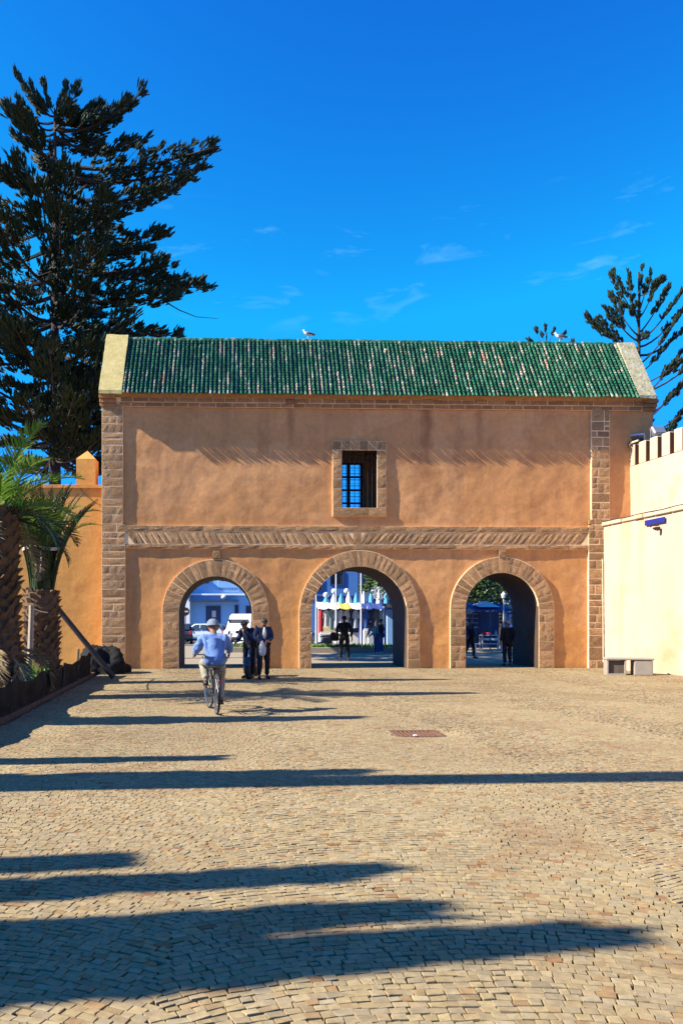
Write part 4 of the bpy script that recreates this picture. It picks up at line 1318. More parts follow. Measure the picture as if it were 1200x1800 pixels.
for k in range(12):
    az = k * 2.39996 + .5
    fr = obj('frond', rp.choice(uv2), pB, (.2 * math.cos(az), .2 * math.sin(az), 2.9 + rp.uniform(-.1, .4)))
    fr.rotation_euler = (rp.uniform(-.15, .15), -R(rp.uniform(64, 84)), az); fr.scale = (.66, .66, .66)
mb = MB()
for zz in (3.28, 3.32):
    mb.tube([(.45 * math.cos(2 * PI * k / 20), .45 * math.sin(2 * PI * k / 20), zz + .02 * math.sin(k)) for k in range(21)], .018, 6)
mb.tube([(.1, -.46, 3.3), (.12, -.48, 3.0), (.09, -.47, 2.7)], .012, 5)
mb.build('rope', M['rope'], pB)

# --- trees of the garden outside the picture: their shadows lie across the square
def cast_base(tipx, tipd, H, lean=0.0):
    # the lean is shaped to turn these trees' shadows along the square
    Ls = H * math.cos(lean) / math.tan(SUN_EL)
    return (tipx - Ls * math.cos(SUN_AZ), tipd - Ls * math.sin(SUN_AZ) + H * math.sin(lean), 0)
def cypress(name, label, base, H, rad, rnd, clear=0.0, group='cypresses along the garden, outside the picture'):
    o = tag(empty(name, base), label, 'tree', group)
    MB().tube([(0, 0, 0), (0, 0, H * .5), (0, 0, H * .9)], [.12, .07, .02], 7).build('trunk', M['bark'], o)
    mb = MB()
    n = int(1500 * (rad + .12) * H / 4 * (1 - clear * .6))
    for _ in range(n):
        f = rnd.random() ** .8
        z = .35 + clear * H + (H * (1 - clear) - .75) * f
        prof_ = rad * min(1, (1 - f) * 2.4) ** .8 * (.55 + .45 * math.sin(min(1, f * 2.5) * PI / 2))
        th = rnd.uniform(0, 2 * PI); r_ = prof_ * math.sqrt(rnd.random()) * rnd.uniform(.8, 1.15)
        d = Vector((math.cos(th) * .35, math.sin(th) * .35, 1)).normalized()
        spindle(mb, Vector((r_ * math.cos(th), r_ * math.sin(th), z)), d, rnd.uniform(.3, .55), rnd.uniform(.05, .11))
    mb.build('crown', M['needle'], o)
    return o
rc = random.Random(77)
tips = [((1120, 1640), 6.5, .20), ((815, 1600), 5.8, .12), ((700, 1531), 6.2, .09), ((285, 1511), 6.0, .08), ((410, 1333), 5.2, .08), ((660, 1358), 6.0, .14), ((640, 1262), 6.6, .4), ((835, 1219), 9.2, .26), ((785, 1195), 9.8, .28)]
for i, ((tx, ty), H, rad) in enumerate(tips):
    g_ = gnd(tx, ty)
    ln_ = R(2.0) if ty > 1450 else R(7.0)
    cy_ = cypress('cypress', ['slim', 'narrow', 'pointed', 'young', 'dark', 'upright', 'dense', 'broad', 'tall'][i] + ' cypress of the garden whose shadow crosses the paving', cast_base(g_.x, g_.y, H, ln_), H, rad, rc, clear=.66 if H > 9 else 0.0)
    cy_.rotation_euler = (ln_, 0, 0)
gA = gnd(1195, 1361)
bx_, by_, _ = cast_base(gA.x + 4.6, gA.y + .15, 12.0, R(10.5))
tp_ = palm('palm_tree', 'tall slender palm of the garden, its trunk shadow a long dark stripe', (bx_, by_, 0), 12.0, .24, .30, 26, 2.0, rp, skirt=22, leaf_bases=False, group='palms in the garden')
tp_.rotation_euler = (R(10.5), 0, 0)

# --- low net fence, stakes and the leaning pole
fe = tag(empty('net_fence', (fence_x(16), 16, 0)), 'low fence of sagging black shade net along the garden kerb', 'fence')
vs = []; fs = []
nS, nH = 150, 8
ds = np.linspace(6, 22.3, nS)
stakes_d = [8.0, 10.2, 12.6, 15.2, 17.6, 19.8, 22.2]
for i, d in enumerate(ds):
    near_s = min(abs(d - s_) for s_ in stakes_d)
    top = .60 - .09 * min(1, near_s / 1.1) ** 1.3 + .05 * nfac((0, d, 0), 1.3, 2)
    if d > 19.9: top += .12
    for j in range(nH + 1):
        f = j / nH
        bulge = .10 * math.sin(PI * f) * nfac((f, d, 3), 1.6, 5) + .045 * nfac((f * 3, d, 1), 3.5, 9) - .05 * (1 - f)
        vs.append((fence_x(d) - fence_x(16) + bulge + .04, d - 16, .02 + (top - .02) * f + .03 * nfac((f * 2, d, 7), 3, 1) * f))
for i in range(nS - 1):
    for j in range(nH):
        a = i * (nH + 1) + j
        fs.append((a, a + nH + 1, a + nH + 2, a + 1))
net = MB().add(vs, fs).build('shade_net', M['net'], fe, smooth=True)
sm = net.modifiers.new('thick', 'SOLIDIFY'); sm.thickness = .008
for s_, h in zip(stakes_d, (.6, .55, .6, .58, .62, .85, .9)):
    MB().tube([(fence_x(s_) - fence_x(16) - .02, s_ - 16, 0), (fence_x(s_) - fence_x(16) + .01, s_ - 16 + .02, h)], .025, 7).build('stake', M['dark_wood'] if s_ < 19 else M['wood'], fe)
# heap of folded net at the gate end
hp = at(178, 1170, 23.6)
vs = []; fs = []
nu, nv_ = 44, 20
for j in range(nv_ + 1):
    ph = PI / 2 * j / nv_
    for i in range(nu):
        th = 2 * PI * i / nu
        q = Vector((math.cos(th) * math.cos(ph), math.sin(th) * math.cos(ph), math.sin(ph)))
        k = 1 + .34 * nfac(q, 1.7, 3) + .16 * abs(nfac((q.x * 2.0, q.y * 2.0, q.z * .6), 3.2, 8)) + .05 * nfac(q, 8, 4)
        vs.append((q.x * .80 * k, q.y * .75 * k, q.z * .80 * k))
for j in range(nv_):
    for i in range(nu):
        i2 = (i + 1) % nu
        fs.append((j * nu + i, j * nu + i2, (j + 1) * nu + i2, (j + 1) * nu + i))
tag(MB().add(vs, fs).build('net_heap', M['net'], loc=(hp.x, hp.y, -.02), smooth=True), 'crumpled heap of black netting at the foot of the gatehouse corner', 'netting')
# leaning pole, post and wire
pt, pbm = at(101, 1068, 20.8), gnd(200, 1194)
mb = MB(); mb.tube([pbm + Vector((0, 0, .05)), pt], [.075, .07], 9)
tag(mb.build('leaning_pole', M['dark_wood']), 'dark wooden pole leaning down onto the paving beside the net heap', 'pole')
pw = at(56, 1064, 17.2); 
mb = MB(); mb.tube([(pw.x - .12, pw.y, 0), (pw.x - .03, pw.y, .8), (pw.x, pw.y, pw.z)], [.075, .065, .055], 8)
tag(mb.build('wooden_post', M['wood']), 'pale weathered post in front of the tied palm', 'post')
mb = MB(); a, b = Vector((pw.x, pw.y, pw.z - .06)), pt + Vector((.05, 0, -.1))
mb.tube([a + (b - a) * k / 10 + Vector((0, 0, -.06 * math.sin(PI * k / 10))) for k in range(11)], .014, 5)
tag(mb.build('wire', M['rope']), 'pale wire strung from the wooden post to the leaning pole', 'wire')
# weeds by the post
mb = MB()
for k in range(260):
    c_ = Vector((pw.x - .1 + rp.gauss(0, .22), pw.y + rp.gauss(0, .25), 0)); hh = rp.uniform(.2, .75)
    d = Vector((rp.uniform(-.25, .25), rp.uniform(-.25, .25), 1)).normalized(); sd = Vector((rp.uniform(-1, 1), rp.uniform(-1, 1), 0)).normalized() * .014
    mb.add([c_ - sd, c_ + sd, c_ + d * hh * .6 + sd * .8, c_ + d * hh + Vector((d.x, d.y, -.1)) * .2, c_ + d * hh * .6 - sd * .8], [(0, 1, 2, 4), (4, 2, 3)])
tag(mb.build('weeds', M['grassy']), 'bright green weeds at the foot of the pale post', kind='stuff')
# ================================================================== STREET BEHIND THE GATE
M['blue_wall'] = pm('pale_blue_wall', (0.24, 0.46, 0.74), col2=(0.20, 0.40, 0.68), vscale=.4, bump=.2, bscale=8, fine=.05)
M['deep_blue_wall'] = pm('deep_blue_wall', (0.07, 0.19, 0.42), col2=(0.06, 0.16, 0.37), vscale=.4, bump=.2, bscale=8, fine=.05)
M['white_wall'] = pm('white_wall', (0.78, 0.79, 0.78), col2=(0.68, 0.70, 0.70), vscale=.5, bump=.2, bscale=8, fine=.05)
M['navy'] = flat('navy_paint', (0.03, 0.05, 0.13), .5)
M['blue_paint'] = flat('bright_blue_paint', (0.02, 0.13, 0.55), .4)
M['canvas'] = pm('white_canvas', (0.72, 0.71, 0.67), var=.12, vscale=3, bump=.2, bscale=20, fine=.05)
M['yellow_canvas'] = pm('yellow_canvas', (0.54, 0.42, 0.08), var=.12, vscale=3, bump=.2, bscale=20, fine=.05)
M['dark_canvas'] = pm('navy_canvas', (0.03, 0.06, 0.22), var=.2, vscale=3, bump=.2, bscale=20, fine=.05)
def window(parent, x, z, w_, h_, y=-.0, frame='navy'):
    p = empty('window', (0, 0, 0), 0, parent)
    mb = MB(); mb.box((x, y + .02, z), (w_, .06, h_)); mb.build('pane', M['glass'], p)
    mb = MB()
    for sx_ in (-1, 1): mb.box((x + sx_ * w_ / 2, y - .02, z), (.1, .12, h_ + .1))
    for sz_ in (-1, 1): mb.box((x, y - .02, z + sz_ * h_ / 2), (w_ - .1, .12, .1))
    mb.box((x, y - .015, z), (.06, .09, h_ - .1))
    mb.build('frame', M[frame], p)
def building(name, label, px0, px1, d, H, mat, depth=9.0):
    x0, x1 = (px0 - CX) / FPX * d, (px1 - CX) / FPX * d
    o = tag(empty(name, ((x0 + x1) / 2, d, 0)), label, 'building')
    w_ = x1 - x0
    mb = MB(); mb.box((0, depth / 2, H / 2), (w_, depth, H)); mb.build('wall', M[mat], o)
    mb = MB()
    mb.box((0, .02, H + .28), (w_ + .1, .3, .56)); mb.box((0, depth - .02, H + .28), (w_ + .1, .3, .56))
    for s_ in (-1, 1): mb.box((s_ * (w_ / 2 - .1), depth / 2, H + .28), (.3, depth - .35, .56))
    mb.build('roof_parapet', M[mat], o)
    return o, (lambda px, py: ((px - CX) / FPX * d - (x0 + x1) / 2, EYE + (CY - py) / FPX * d)), w_
dB = 74.0
B1, q1, w1 = building('blue_building', 'pale blue painted building with a long ledge, seen through the first arch', 334, 470, dB, 8.2, 'blue_wall')
mb = MB(); z_ = q1(380, 1045)[1]; mb.box((0, -.18, z_), (w1, .40, .16)); mb.build('ledge', M['white_wall'], B1)
mb = MB(); a, b = q1(334, 1056.5), q1(419, 1056.5); mb.box(((a[0] + b[0]) / 2, -.5, a[1]), (b[0] - a[0], 1.0, .14)); mb.build('canopy_slab', M['navy'], B1)
a, b = q1(362, 1065), q1(388, 1123)
dr_ = empty('door', (0, 0, 0), 0, B1)
mb = MB(); mb.box(((a[0] + b[0]) / 2, -.02, a[1] / 2), (b[0] - a[0], .08, a[1])); mb.build('door_leaf', M['navy'], dr_)
mb = MB(); mb.box((a[0] + .75, -.08, a[1] - .75), (.36, .04, .6)); mb.build('notice', M['white'], dr_)
window(B1, *[v for v in q1(359, 1017)], .75, .8)
window(B1, *q1(416, 1076), .26, 1.2)
window(B1, *q1(437, 1077), .4, 1.2)
a, b = q1(383, 1020), q1(421, 1040)
sg = empty('signboard', (0, 0, 0), 0, B1)
mb = MB(); mb.box(((a[0] + b[0]) / 2, -.06, (a[1] + b[1]) / 2), (b[0] - a[0], .08, a[1] - b[1]), bev=.02); mb.build('board', M['blue_wall'], sg)
for k, zz in enumerate((.32, .17)):
    n = 9; rl = random.Random(k)
    for q in range(n):
        mb = MB(); mb.box((a[0] + .12 + (b[0] - a[0] - .2) * q / n + .07, -.105, b[1] + zz), (rl.uniform(.09, .17), .012, .07)); mb.build('lettering', M['navy'], sg)
for px in (331, 394):
    c_ = q1(px, 1050); mb = MB(); mb.ell((c_[0], -.45, c_[1]), (.26, .26, .2)); mb.tube([(c_[0], 0, c_[1] + .1), (c_[0], -.45, c_[1] + .1)], .03, 6); mb.build('wall_lamp', M['white'], B1, smooth=True)
B0, q0, w0 = building('white_building', 'narrow white house beside the no-entry sign', 296, 333.6, dB - .6, 6.2, 'white_wall')
window(B0, 0, 4.4, .6, 1.0)
B2, q2, w2 = building('blue_building', 'deep blue house with a dark square window behind the clothes stall', 520, 629, 70.0, 8.8, 'deep_blue_wall')
window(B2, *q2(592, 1016.5), 1.15, 1.15)
window(B2, *q2(559, 1028), .7, 1.0)
mb = MB(); z_ = q2(560, 1048)[1]; mb.box((0, -.08, z_), (w2, .16, .1)); mb.build('ledge', M['navy'], B2)
B3, q3, w3 = building('white_building', 'white house with a balcony and greenery behind the clothes stall', 629.6, 720, 71.0, 8.4, 'white_wall')
window(B3, *q3(645, 1010), .9, 1.2); window(B3, *q3(668, 1008), .8, 1.2); window(B3, *q3(690, 1012), .8, 1.2)
mb = MB(); c_ = q3(652, 1030); mb.box((c_[0], -.5, c_[1]), (2.4, 1.0, .12))
for k in range(9): mb.tube([(c_[0] - 1.15 + k * .287, -.98, c_[1]), (c_[0] - 1.15 + k * .287, -.98, c_[1] + .9)], .02, 5)
mb.tube([(c_[0] - 1.18, -.98, c_[1] + .9), (c_[0] + 1.18, -.98, c_[1] + .9)], .03, 5); mb.build('balcony', M['navy'], B3)
B4, q4, w4 = building('blue_building', 'shaded blue house behind the trees of the third arch', 790, 960, 78.0, 6.5, 'deep_blue_wall')
window(B4, *q4(880, 1085), .9, 1.2); window(B4, *q4(905, 1085), .9, 1.2); window(B4, *q4(850, 1085), .9, 1.2)
mb = MB(); mb.box((0, -.1, 3.4), (w4, .2, .12)); mb.build('ledge', M['white_wall'], B4)
def leafy(name, label, base, H, rx, rz_, n, rnd, mat='leaf', trunk=True, group=None, lsz=.16, cat='tree'):
    o = tag(empty(name, base), label, cat, group)
    if trunk:
        mb = MB()
        zc_ = H - rz_
        mb.tube([(0, 0, 0), (.08, .03, zc_ * .5), (0, 0, zc_)], [.22, .16, .10], 8)
        for k in range(7):
            az = k * .9; mb.tube([(0, 0, zc_ * .75 + .08 * k), (rx * .45 * math.cos(az), rx * .45 * math.sin(az), zc_ + rz_ * rnd.uniform(-.1, .4))], [.07, .025], 5)
        mb.build('trunk', M['bark'], o)
    mb = MB()
    cl_ = []
    for k in range(max(6, n // 70)):
        v = Vector((rnd.gauss(0, 1), rnd.gauss(0, 1), rnd.gauss(0, 1))).normalized() * rnd.uniform(.35, .95)
        cl_.append((Vector((v.x * rx, v.y * rx, H - rz_ + v.z * rz_)), rnd.uniform(.22, .4) * rx))
    for k in range(n):
        c_, r_ = rnd.choice(cl_)
        v = Vector((rnd.gauss(0, 1), rnd.gauss(0, 1), rnd.gauss(0, 1))).normalized() * (r_ * rnd.random() ** .4)
        p = c_ + Vector((v.x, v.y, v.z * .8))
        if p.z < .02: p.z = rnd.uniform(.02, .2)
        u = Vector((rnd.gauss(0, 1), rnd.gauss(0, 1), rnd.gauss(0, .6))).normalized(); w_ = u.orthogonal().normalized() * lsz * .4
        L_ = lsz * rnd.uniform(.7, 1.3)
        mb.add([p, p + u * L_ * .5 + w_, p + u * L_, p + u * L_ * .5 - w_], [(0, 1, 2, 3)])
    mb.build('crown', M[mat], o)
    return o
rl = random.Random(8)
for k, (px, d, H, rx, rz_, n, lab) in enumerate(((835, 50, 6.2, 3.0, 2.3, 2600, 'spreading dark tree over the stall in the third arch'), (880, 58, 7.4, 3.4, 2.6, 2600, 'taller dark tree behind the lamp posts of the third arch'),
                                          (930, 52, 6.8, 3.2, 2.4, 2000, 'dark tree mostly hidden by the pier of the third arch'), (742, 43.5, 8.0, 3.0, 3.0, 4200, 'big tree added unseen behind the pier to shade the stall'), (655, 66, 6.4, 1.6, 1.4, 900, 'small tree against the white house'))):  # the hidden pier tree is added to shade the third-arch stall
    leafy('street_tree', lab, ((px - CX) / FPX * d, d, 0), H, rx, rz_, n, rl, group='street trees beyond the gate', lsz=.26)
# planter strips with low green plants
def planter(px0, px1, d, label):
    x0, x1 = (px0 - CX) / FPX * d, (px1 - CX) / FPX * d
    o = tag(empty('planter', ((x0 + x1) / 2, d, 0)), label, 'planter')
    mb = MB(); w_ = x1 - x0
    for (cx_, cy_, a_, b_) in ((0, -.75, w_, .16), (0, .75, w_, .16), (-w_ / 2 + .08, 0, .16, 1.34), (w_ / 2 - .08, 0, .16, 1.34)):
        mb.box((cx_, cy_, .12), (a_, b_, .3), bev=.02)
    mb.build('kerb_stones', M['concrete'], o)
    mb = MB(); mb.box((0, 0, .1), (w_ - .3, 1.34, .2)); mb.build('soil', M['soil'], o)
    mb = MB()
    for k in range(int(170 * w_)):
        p = Vector((rl.uniform(-w_ / 2 + .15, w_ / 2 - .15), rl.uniform(-.6, .6), .18)); hh = rl.uniform(.08, .34)
        dd = Vector((rl.uniform(-.5, .5), rl.uniform(-.5, .5), 1)).normalized(); sd = Vector((rl.uniform(-1, 1), rl.uniform(-1, 1), 0)).normalized() * .05
        mb.add([p, p + dd * hh * .5 + sd, p + dd * hh, p + dd * hh * .5 - sd], [(0, 1, 2, 3)])
    mb.build('plants', M['shrub'], o)
planter(398, 446, 41.5, 'kerbed planter with low grass behind the two men')
planter(536, 692, 40.8, 'long kerbed planter with low plants behind the walking silhouette')
# flag poles
for px, ytop, d, lab in ((555.5, 1034, 44, 'short white pole at the edge of the clothes stall'), (590.5, 998, 44, 'white pole rising beside the dark square window'), (634.5, 992, 42.5, 'tallest white pole, in the middle of the central arch')):
    t_ = at(px, ytop, d)
    mb = MB(); mb.tube([(0, 0, .1), (0, 0, t_.z)], [.05, .035], 8); mb.lathe([(.10, 0), (.10, .12), (.05, .14)], 10); mb.ell((0, 0, t_.z), (.06, .06, .06), 8, 6)
    tag(mb.build('white_pole', M['white'], loc=(t_.x, d, .02 if d > 43 else .2)), lab, 'pole', 'white poles along the planter')
# globe lamps on posts
for i, (px, py, d) in enumerate(((573, 1046, 53), (587, 1039.5, 56), (609, 1039, 56.5))):
    t_ = at(px, py, d); lab = ('lowest globe lamp above the white canopy', 'globe lamp just left of the second white pole', 'globe lamp between the two taller white poles')[i]
    o = tag(empty('globe_lamp', (t_.x, d, 0)), lab, 'street lamp', 'globe lamps behind the stall')
    mb = MB(); mb.tube([(0, 0, 0), (0, 0, t_.z - .2)], [.07, .045], 8); mb.build('post', M['navy'], o)
    mb = MB(); mb.ell((0, 0, t_.z), (.2, .2, .2), 12, 8); mb.build('globe', M['white'], o, smooth=True)
for i, (px, yt, d) in enumerate(((857, 1036, 52), (884.5, 1043, 40))):
    t_ = at(px, yt, d); o = tag(empty('street_lamp', (t_.x, d, 0)), ('pale lamp post standing behind the white canopy', 'pale lamp post beside the person in the white cap')[i], 'street lamp', 'pale lamp posts in the third arch')
    mb = MB(); mb.tube([(0, 0, 0), (0, 0, t_.z - .3)], [.05, .03], 8); mb.build('post', M['white'], o)
    mb = MB(); mb.lathe([(.03, -.3), (.10, -.22), (.13, -.05), (.05, .04), (0.0, .1)], 8, Matrix.Translation((0, 0, t_.z))); mb.build('lantern', M['white'], o)

# --- clothes stall in the middle arch
dS_ = 50.0
sx0, sx1 = (556 - CX) / FPX * dS_, (672 - CX) / FPX * dS_
ST = tag(empty('clothes_stall', ((sx0 + sx1) / 2, dS_, 0)), 'market stall with a white and yellow canopy hung with clothes', 'market stall')
ws = sx1 - sx0
zc_ = at(600, 1066, dS_).z
for k in range(5):
    x = -ws / 2 + .05 + (ws - .1) * k / 4
    for y in (-.9, .9):
        MB().tube([(x, y, 0), (x, y, zc_ + (.0 if y < 0 else .35))], .03, 6).build('post', M['white'], ST)
segs = 6
for k in range(segs):
    a = -ws / 2 + ws * k / segs; b = a + ws / segs
    vs = []; fs = []
    for i in range(5):
        for j in range(6):
            f, g = i / 4, j / 5
            vs.append((a + (b - a) * f, -1.25 + 2.3 * g, zc_ - .12 + .5 * g - .09 * math.sin(PI * f) - .05 * math.sin(PI * g)))
    for i in range(4):
        for j in range(5):
            q = i * 6 + j; fs.append((q, q + 6, q + 7, q + 1))
    o = MB().add(vs, fs).build('canopy', M['yellow_canvas' if k in (2,) else ('dark_canvas' if k >= 4 else 'canvas')], ST, smooth=True)
    o.modifiers.new('thick', 'SOLIDIFY').thickness = .015
mb = MB(); mb.box((-.6, .2, .45), (ws * .6, 1.1, .9), bev=.02); mb.build('counter', M['canvas'], ST)
ccols = [(.65, .05, .06), (.75, .74, .70), (.30, .42, .36), (.55, .62, .66), (.04, .05, .08), (.06, .12, .42), (.75, .60, .30), (.12, .13, .15), (.05, .16, .50), (.70, .66, .60)]
cm = [pm('cloth_%d' % i, tuple(v * .68 for v in c_), var=.25, vscale=4, bump=.3, bscale=12, fine=.1) for i, c_ in enumerate(ccols)]
rk = random.Random(19)
def garment(x, y, ztop, ln, wd, mat, parent, kind):
    """a hanging garment: shoulders, body with folds, sleeves"""
    vs = []; fs = []
    n = 12
    for j, (f, wf) in enumerate(((0, .35), (.06, .9), (.35, .8), (.7, .9), (1, 1.05))):
        for i in range(n):
            th = 2 * PI * i / n
            fold = 1 + .12 * math.sin(th * 4 + j)
            vs.append((x + wd / 2 * wf * math.cos(th), y + .08 * fold * math.sin(th), ztop - ln * f))
    for j in range(4):
        for i in range(n):
            i2 = (i + 1) % n
            fs.append((j * n + i, (j + 1) * n + i, (j + 1) * n + i2, j * n + i2))
    mb = MB().add(vs, fs)
    if kind:
        for s_ in (-1, 1): mb.tube([(x + s_ * wd * .38, y, ztop - .08), (x + s_ * wd * .62, y, ztop - .5)], [.07, .06], 6)
    return mb
gi = 0
labs = ['red', 'white', 'grey-green', 'pale blue', 'black', 'dark blue', 'sand-coloured', 'charcoal', 'bright blue', 'off-white']
for k in range(13):
    x = -ws / 2 + .2 + (ws - .4) * k / 12 + rk.uniform(-.04, .04)
    ci = [0, 1, 2, 3, 1, 9, 4, 3, 5, 8, 4, 7, 2][k]
    o = garment(x, -.98, zc_ - .25, [1.5, 1.0, 1.2, 1.1, .8, .7, .9, 1.1, 1.9, 2.0, 1.3, 1.2, .9][k], .30, cm[ci], None, k % 2).build('garment', cm[ci], loc=ST.location, smooth=True)
    tag(o, labs[ci] + ' garment hanging ' + ['at the outer end', 'second from the red one', 'beside the white shirt', 'under the white canopy', 'above the white counter', 'short, above the counter', 'under the yellow canopy', 'beside the black top', 'long, like a kaftan,', 'long, next to the dark kaftan,', 'behind the tall pole', 'under the navy canopy', 'last, by the blue column,'][k] + ' of the clothes stall', 'garment', 'clothes hung on the stall')
M['parasol_blue'] = pm('sky_blue_canvas', (.09, .32, .55), var=.15, vscale=3, bump=.2, bscale=20, fine=.05)
mb = MB(); mb.box((0, 1.0, zc_ / 2), (ws - .1, .06, zc_ - .1)); mb.build('back_panel', M['navy'], ST)  # navy sheet added to darken the stall's interior
# pointed parasols in a row above the canopy
for k in range(9):
    c_ = at(573 + k * 13.2, 1063, dS_ + .9)
    h = (.5, .62, .66, .76, .7, .8, .84, .9, .86)[k]
    mb = MB(); mb.lathe([(.25, 0), (.15, h * .45), (.02, h)], 8); mb.tube([(0, 0, -.5), (0, 0, .02)], .02, 5)
    o = mb.build('folded_parasol', M['canvas'] if k % 2 else M['parasol_blue'], loc=(c_.x, c_.y, c_.z + .08))
    tag(o, ('first', 'second', 'third', 'fourth', 'fifth', 'sixth', 'seventh', 'eighth', 'last')[k] + ' folded ' + ('white' if k % 2 else 'sky-blue') + ' parasol from the left in the row above the stall', 'parasol', 'folded parasols above the stall')
# shop front with blue column at the right of the stall
SF = tag(empty('shop_front', ((668 - CX) / FPX * 52, 52, 0)), 'blue and white shop front with a round column beside the clothes stall', 'shop')
mb = MB(); mb.box((2.2, 1.6, 1.9), (4.2, 3.0, 3.8)); mb.build('wall', M['white_wall'], SF)
mb = MB(); mb.lathe([(.17, 0), (.17, .1), (.13, .14), (.12, 2.6), (.17, 2.7)], 12, Matrix.Translation((.22, -.25, 0))); mb.build('column', M['blue_paint'], SF, smooth=True)
mb = MB(); mb.box((.78, .08, 1.15), (.62, .1, 2.3)); mb.build('door', M['blue_wall'], SF)
mb = MB(); mb.box((.78, .04, 2.42), (.75, .1, .12)); mb.build('lintel', M['blue_paint'], SF)
mb = MB(); mb.box((-.1, -.3, at(668, 1043, 52).z), (.95, .5, .8), bev=.03); mb.build('sign_box', M['white'], SF)
mb = MB(); mb.prism([(-.6, 2.75), (1.4, 2.75), (1.4, 2.95), (-.6, 3.0)], -1.2, .1); mb.build('awning', M['dark_canvas'], SF)
mb = MB(); mb.box((1.9, -.02, 1.3), (1.0, .16, 2.0)); mb.build('show_window', M['glass'], SF)
# goods on the ground before the stall
for i, (px, py, d, s_, ci, lab) in enumerate(((571, 1118, 48, (.7, .5, .9), 1, 'white covered crate of goods beside the parked scooter'), (645, 1125, 47.5, (.45, .4, 1.1), 1, 'tall white display box beside the tallest pole'), (652, 1125, 47, (.4, .4, 1.0), 3, 'pale blue display box next to the white one'), (577, 1097, 48.6, (1.0, .4, .3), 6, 'sand-coloured folded clothes piled on the counter'))):
    x = (px - CX) / FPX * d
    zb_ = .92 if i == 3 else 0.0
    mb = MB(); mb.box((0, 0, s_[2] / 2), s_, bev=.04); mb.box((0, 0, s_[2] + .03), (s_[0] * .8, s_[1] * .8, .06), bev=.02)
    tag(mb.build('goods_box', cm[ci], loc=(x, d + (1.6 if i == 3 else 0), zb_)), lab, 'box', 'goods at the clothes stall')

# --- dark stall with white canopy in the third arch
dT = 45.0
t0_ = at(822, 1140, dT).x; t1_ = at(886, 1140, dT).x
S2 = tag(empty('snack_stall', ((t0_ + t1_) / 2, dT, 0)), 'shaded stall with a navy awning and white canopy in the third arch', 'market stall')
wz = t1_ - t0_; zA_ = at(850, 1067, dT).z
for x in (-wz / 2 + .05, 0, wz / 2 - .05):
    for y in (-.8, 1.0): MB().tube([(x, y, 0), (x, y, zA_)], .03, 6).build('post', M['navy'], S2)
mb = MB(); mb.prism([(-1.3, zA_ - .25), (1.3, zA_ + .2), (1.3, zA_ + .26), (-1.3, zA_ - .19)], -wz / 2, wz / 2, axis='x'); mb.build('awning', M['dark_canvas'], S2)
mb = MB(); c_ = at(851, 1061, dT); mb.add([(c_.x - (t0_ + t1_) / 2 + a, b, z) for a, b, z in ((-.55, -1.0, zA_ - .02), (.6, -1.0, zA_ - .02), (.6, .6, zA_ + .16), (-.55, .6, zA_ + .16), (0, -.2, zA_ + .34))], [(0, 1, 4), (1, 2, 4), (2, 3, 4), (3, 0, 4), (3, 2, 1, 0)]); mb.build('canopy', M['canvas'], S2)
mb = MB(); mb.box((0, 1.2, zA_ / 2 - .1), (wz, .08, zA_ - .3)); mb.build('back_panel', M['navy'], S2)
for k in range(4):
    mb = MB(); mb.box((-wz * .30, 1.0, 1.25 + k * .26), (.75, .3, .03)); mb.build('shelf', M['steel'], S2)
def table_(name, label, cat, loc, size, mat, rz_=0):
    o = tag(empty(name, loc, rz_), label, cat)
    w_, d_, h_ = size
    mb = MB(); mb.box((0, 0, h_), (w_, d_, .05), bev=.01); mb.build('top', mat, o)
    for sx_ in (-1, 1):
        for sy_ in (-1, 1):
            mb = MB(); mb.box((sx_ * (w_ / 2 - .06), sy_ * (d_ / 2 - .06), h_ / 2 - .012), (.05, .05, h_ - .03)); mb.build('leg', mat, o)
    mb = MB(); mb.box((0, -d_ / 2 + .06, h_ * .72), (w_ - .18, .03, .12)); mb.box((0, d_ / 2 - .06, h_ * .72), (w_ - .18, .03, .12)); mb.build('apron', mat, o)
    return o
c_ = gnd(856, 1141); table_('white_table', 'white table laid with red goods before the shaded stall', 'table', (c_.x + .1, c_.y - .2, 0), (1.15, .7, .80), M['white'])
zt_ = .826
for i in range(7):
    mb = MB(); mb.ell((0, 0, .07), (.09, .08, .07), 10, 6)
    tag(mb.build('red_fruit', M['red'], loc=(c_.x - .30 + .12 * (i % 4), c_.y - .25 + .14 * (i // 4), zt_)), 'red round fruit heaped on the white table', 'fruit', 'red fruit on the white table')
mb = MB(); mb.lathe([(.05, 0), (.055, .16), (.02, .2), (.02, .26)], 10)
tag(mb.build('bottle', M['white'], loc=(c_.x + .42, c_.y - .25, zt_)), 'white bottle at the end of the white table', 'bottle')
c_ = gnd(850, 1146); o = tag(empty('white_bench', (c_.x, c_.y, 0)), 'low white bench in front of the white table', 'bench')
mb = MB(); mb.box((.25, 0, .42), (1.6, .3, .05), bev=.01); mb.build('seat', M['white'], o)
for s_ in (-.45, .95): mb = MB(); mb.box((s_, 0, .2), (.06, .28, .39)); mb.build('leg', M['white'], o)
# no-entry sign
c_ = gnd(326, 1131); c_.y = 56; c_.x = (326 - CX) / FPX * 56
o = tag(empty('no_entry_sign', (c_.x, 56, 0)), 'round dark no-entry sign with a white bar on a post', 'road sign')
zs_ = at(326, 1075, 56).z
MB().tube([(0, .03, 0), (0, .03, zs_)], .04, 8).build('post', M['steel'], o)
M['sign_red'] = flat('shaded_sign_red', (.05, .012, .012), .5)  # sign red darkened in its colour as if in shade
mb = MB(); mb.lathe([(.30, 0), (.30, .03)], 24, Matrix.Translation((0, -.02, zs_)) @ Matrix.Rotation(PI / 2, 4, 'X')); mb.build('disc', M['sign_red'], o)
mb = MB(); mb.box((0, -.06, zs_), (.42, .01, .10)); mb.build('bar', M['white'], o)

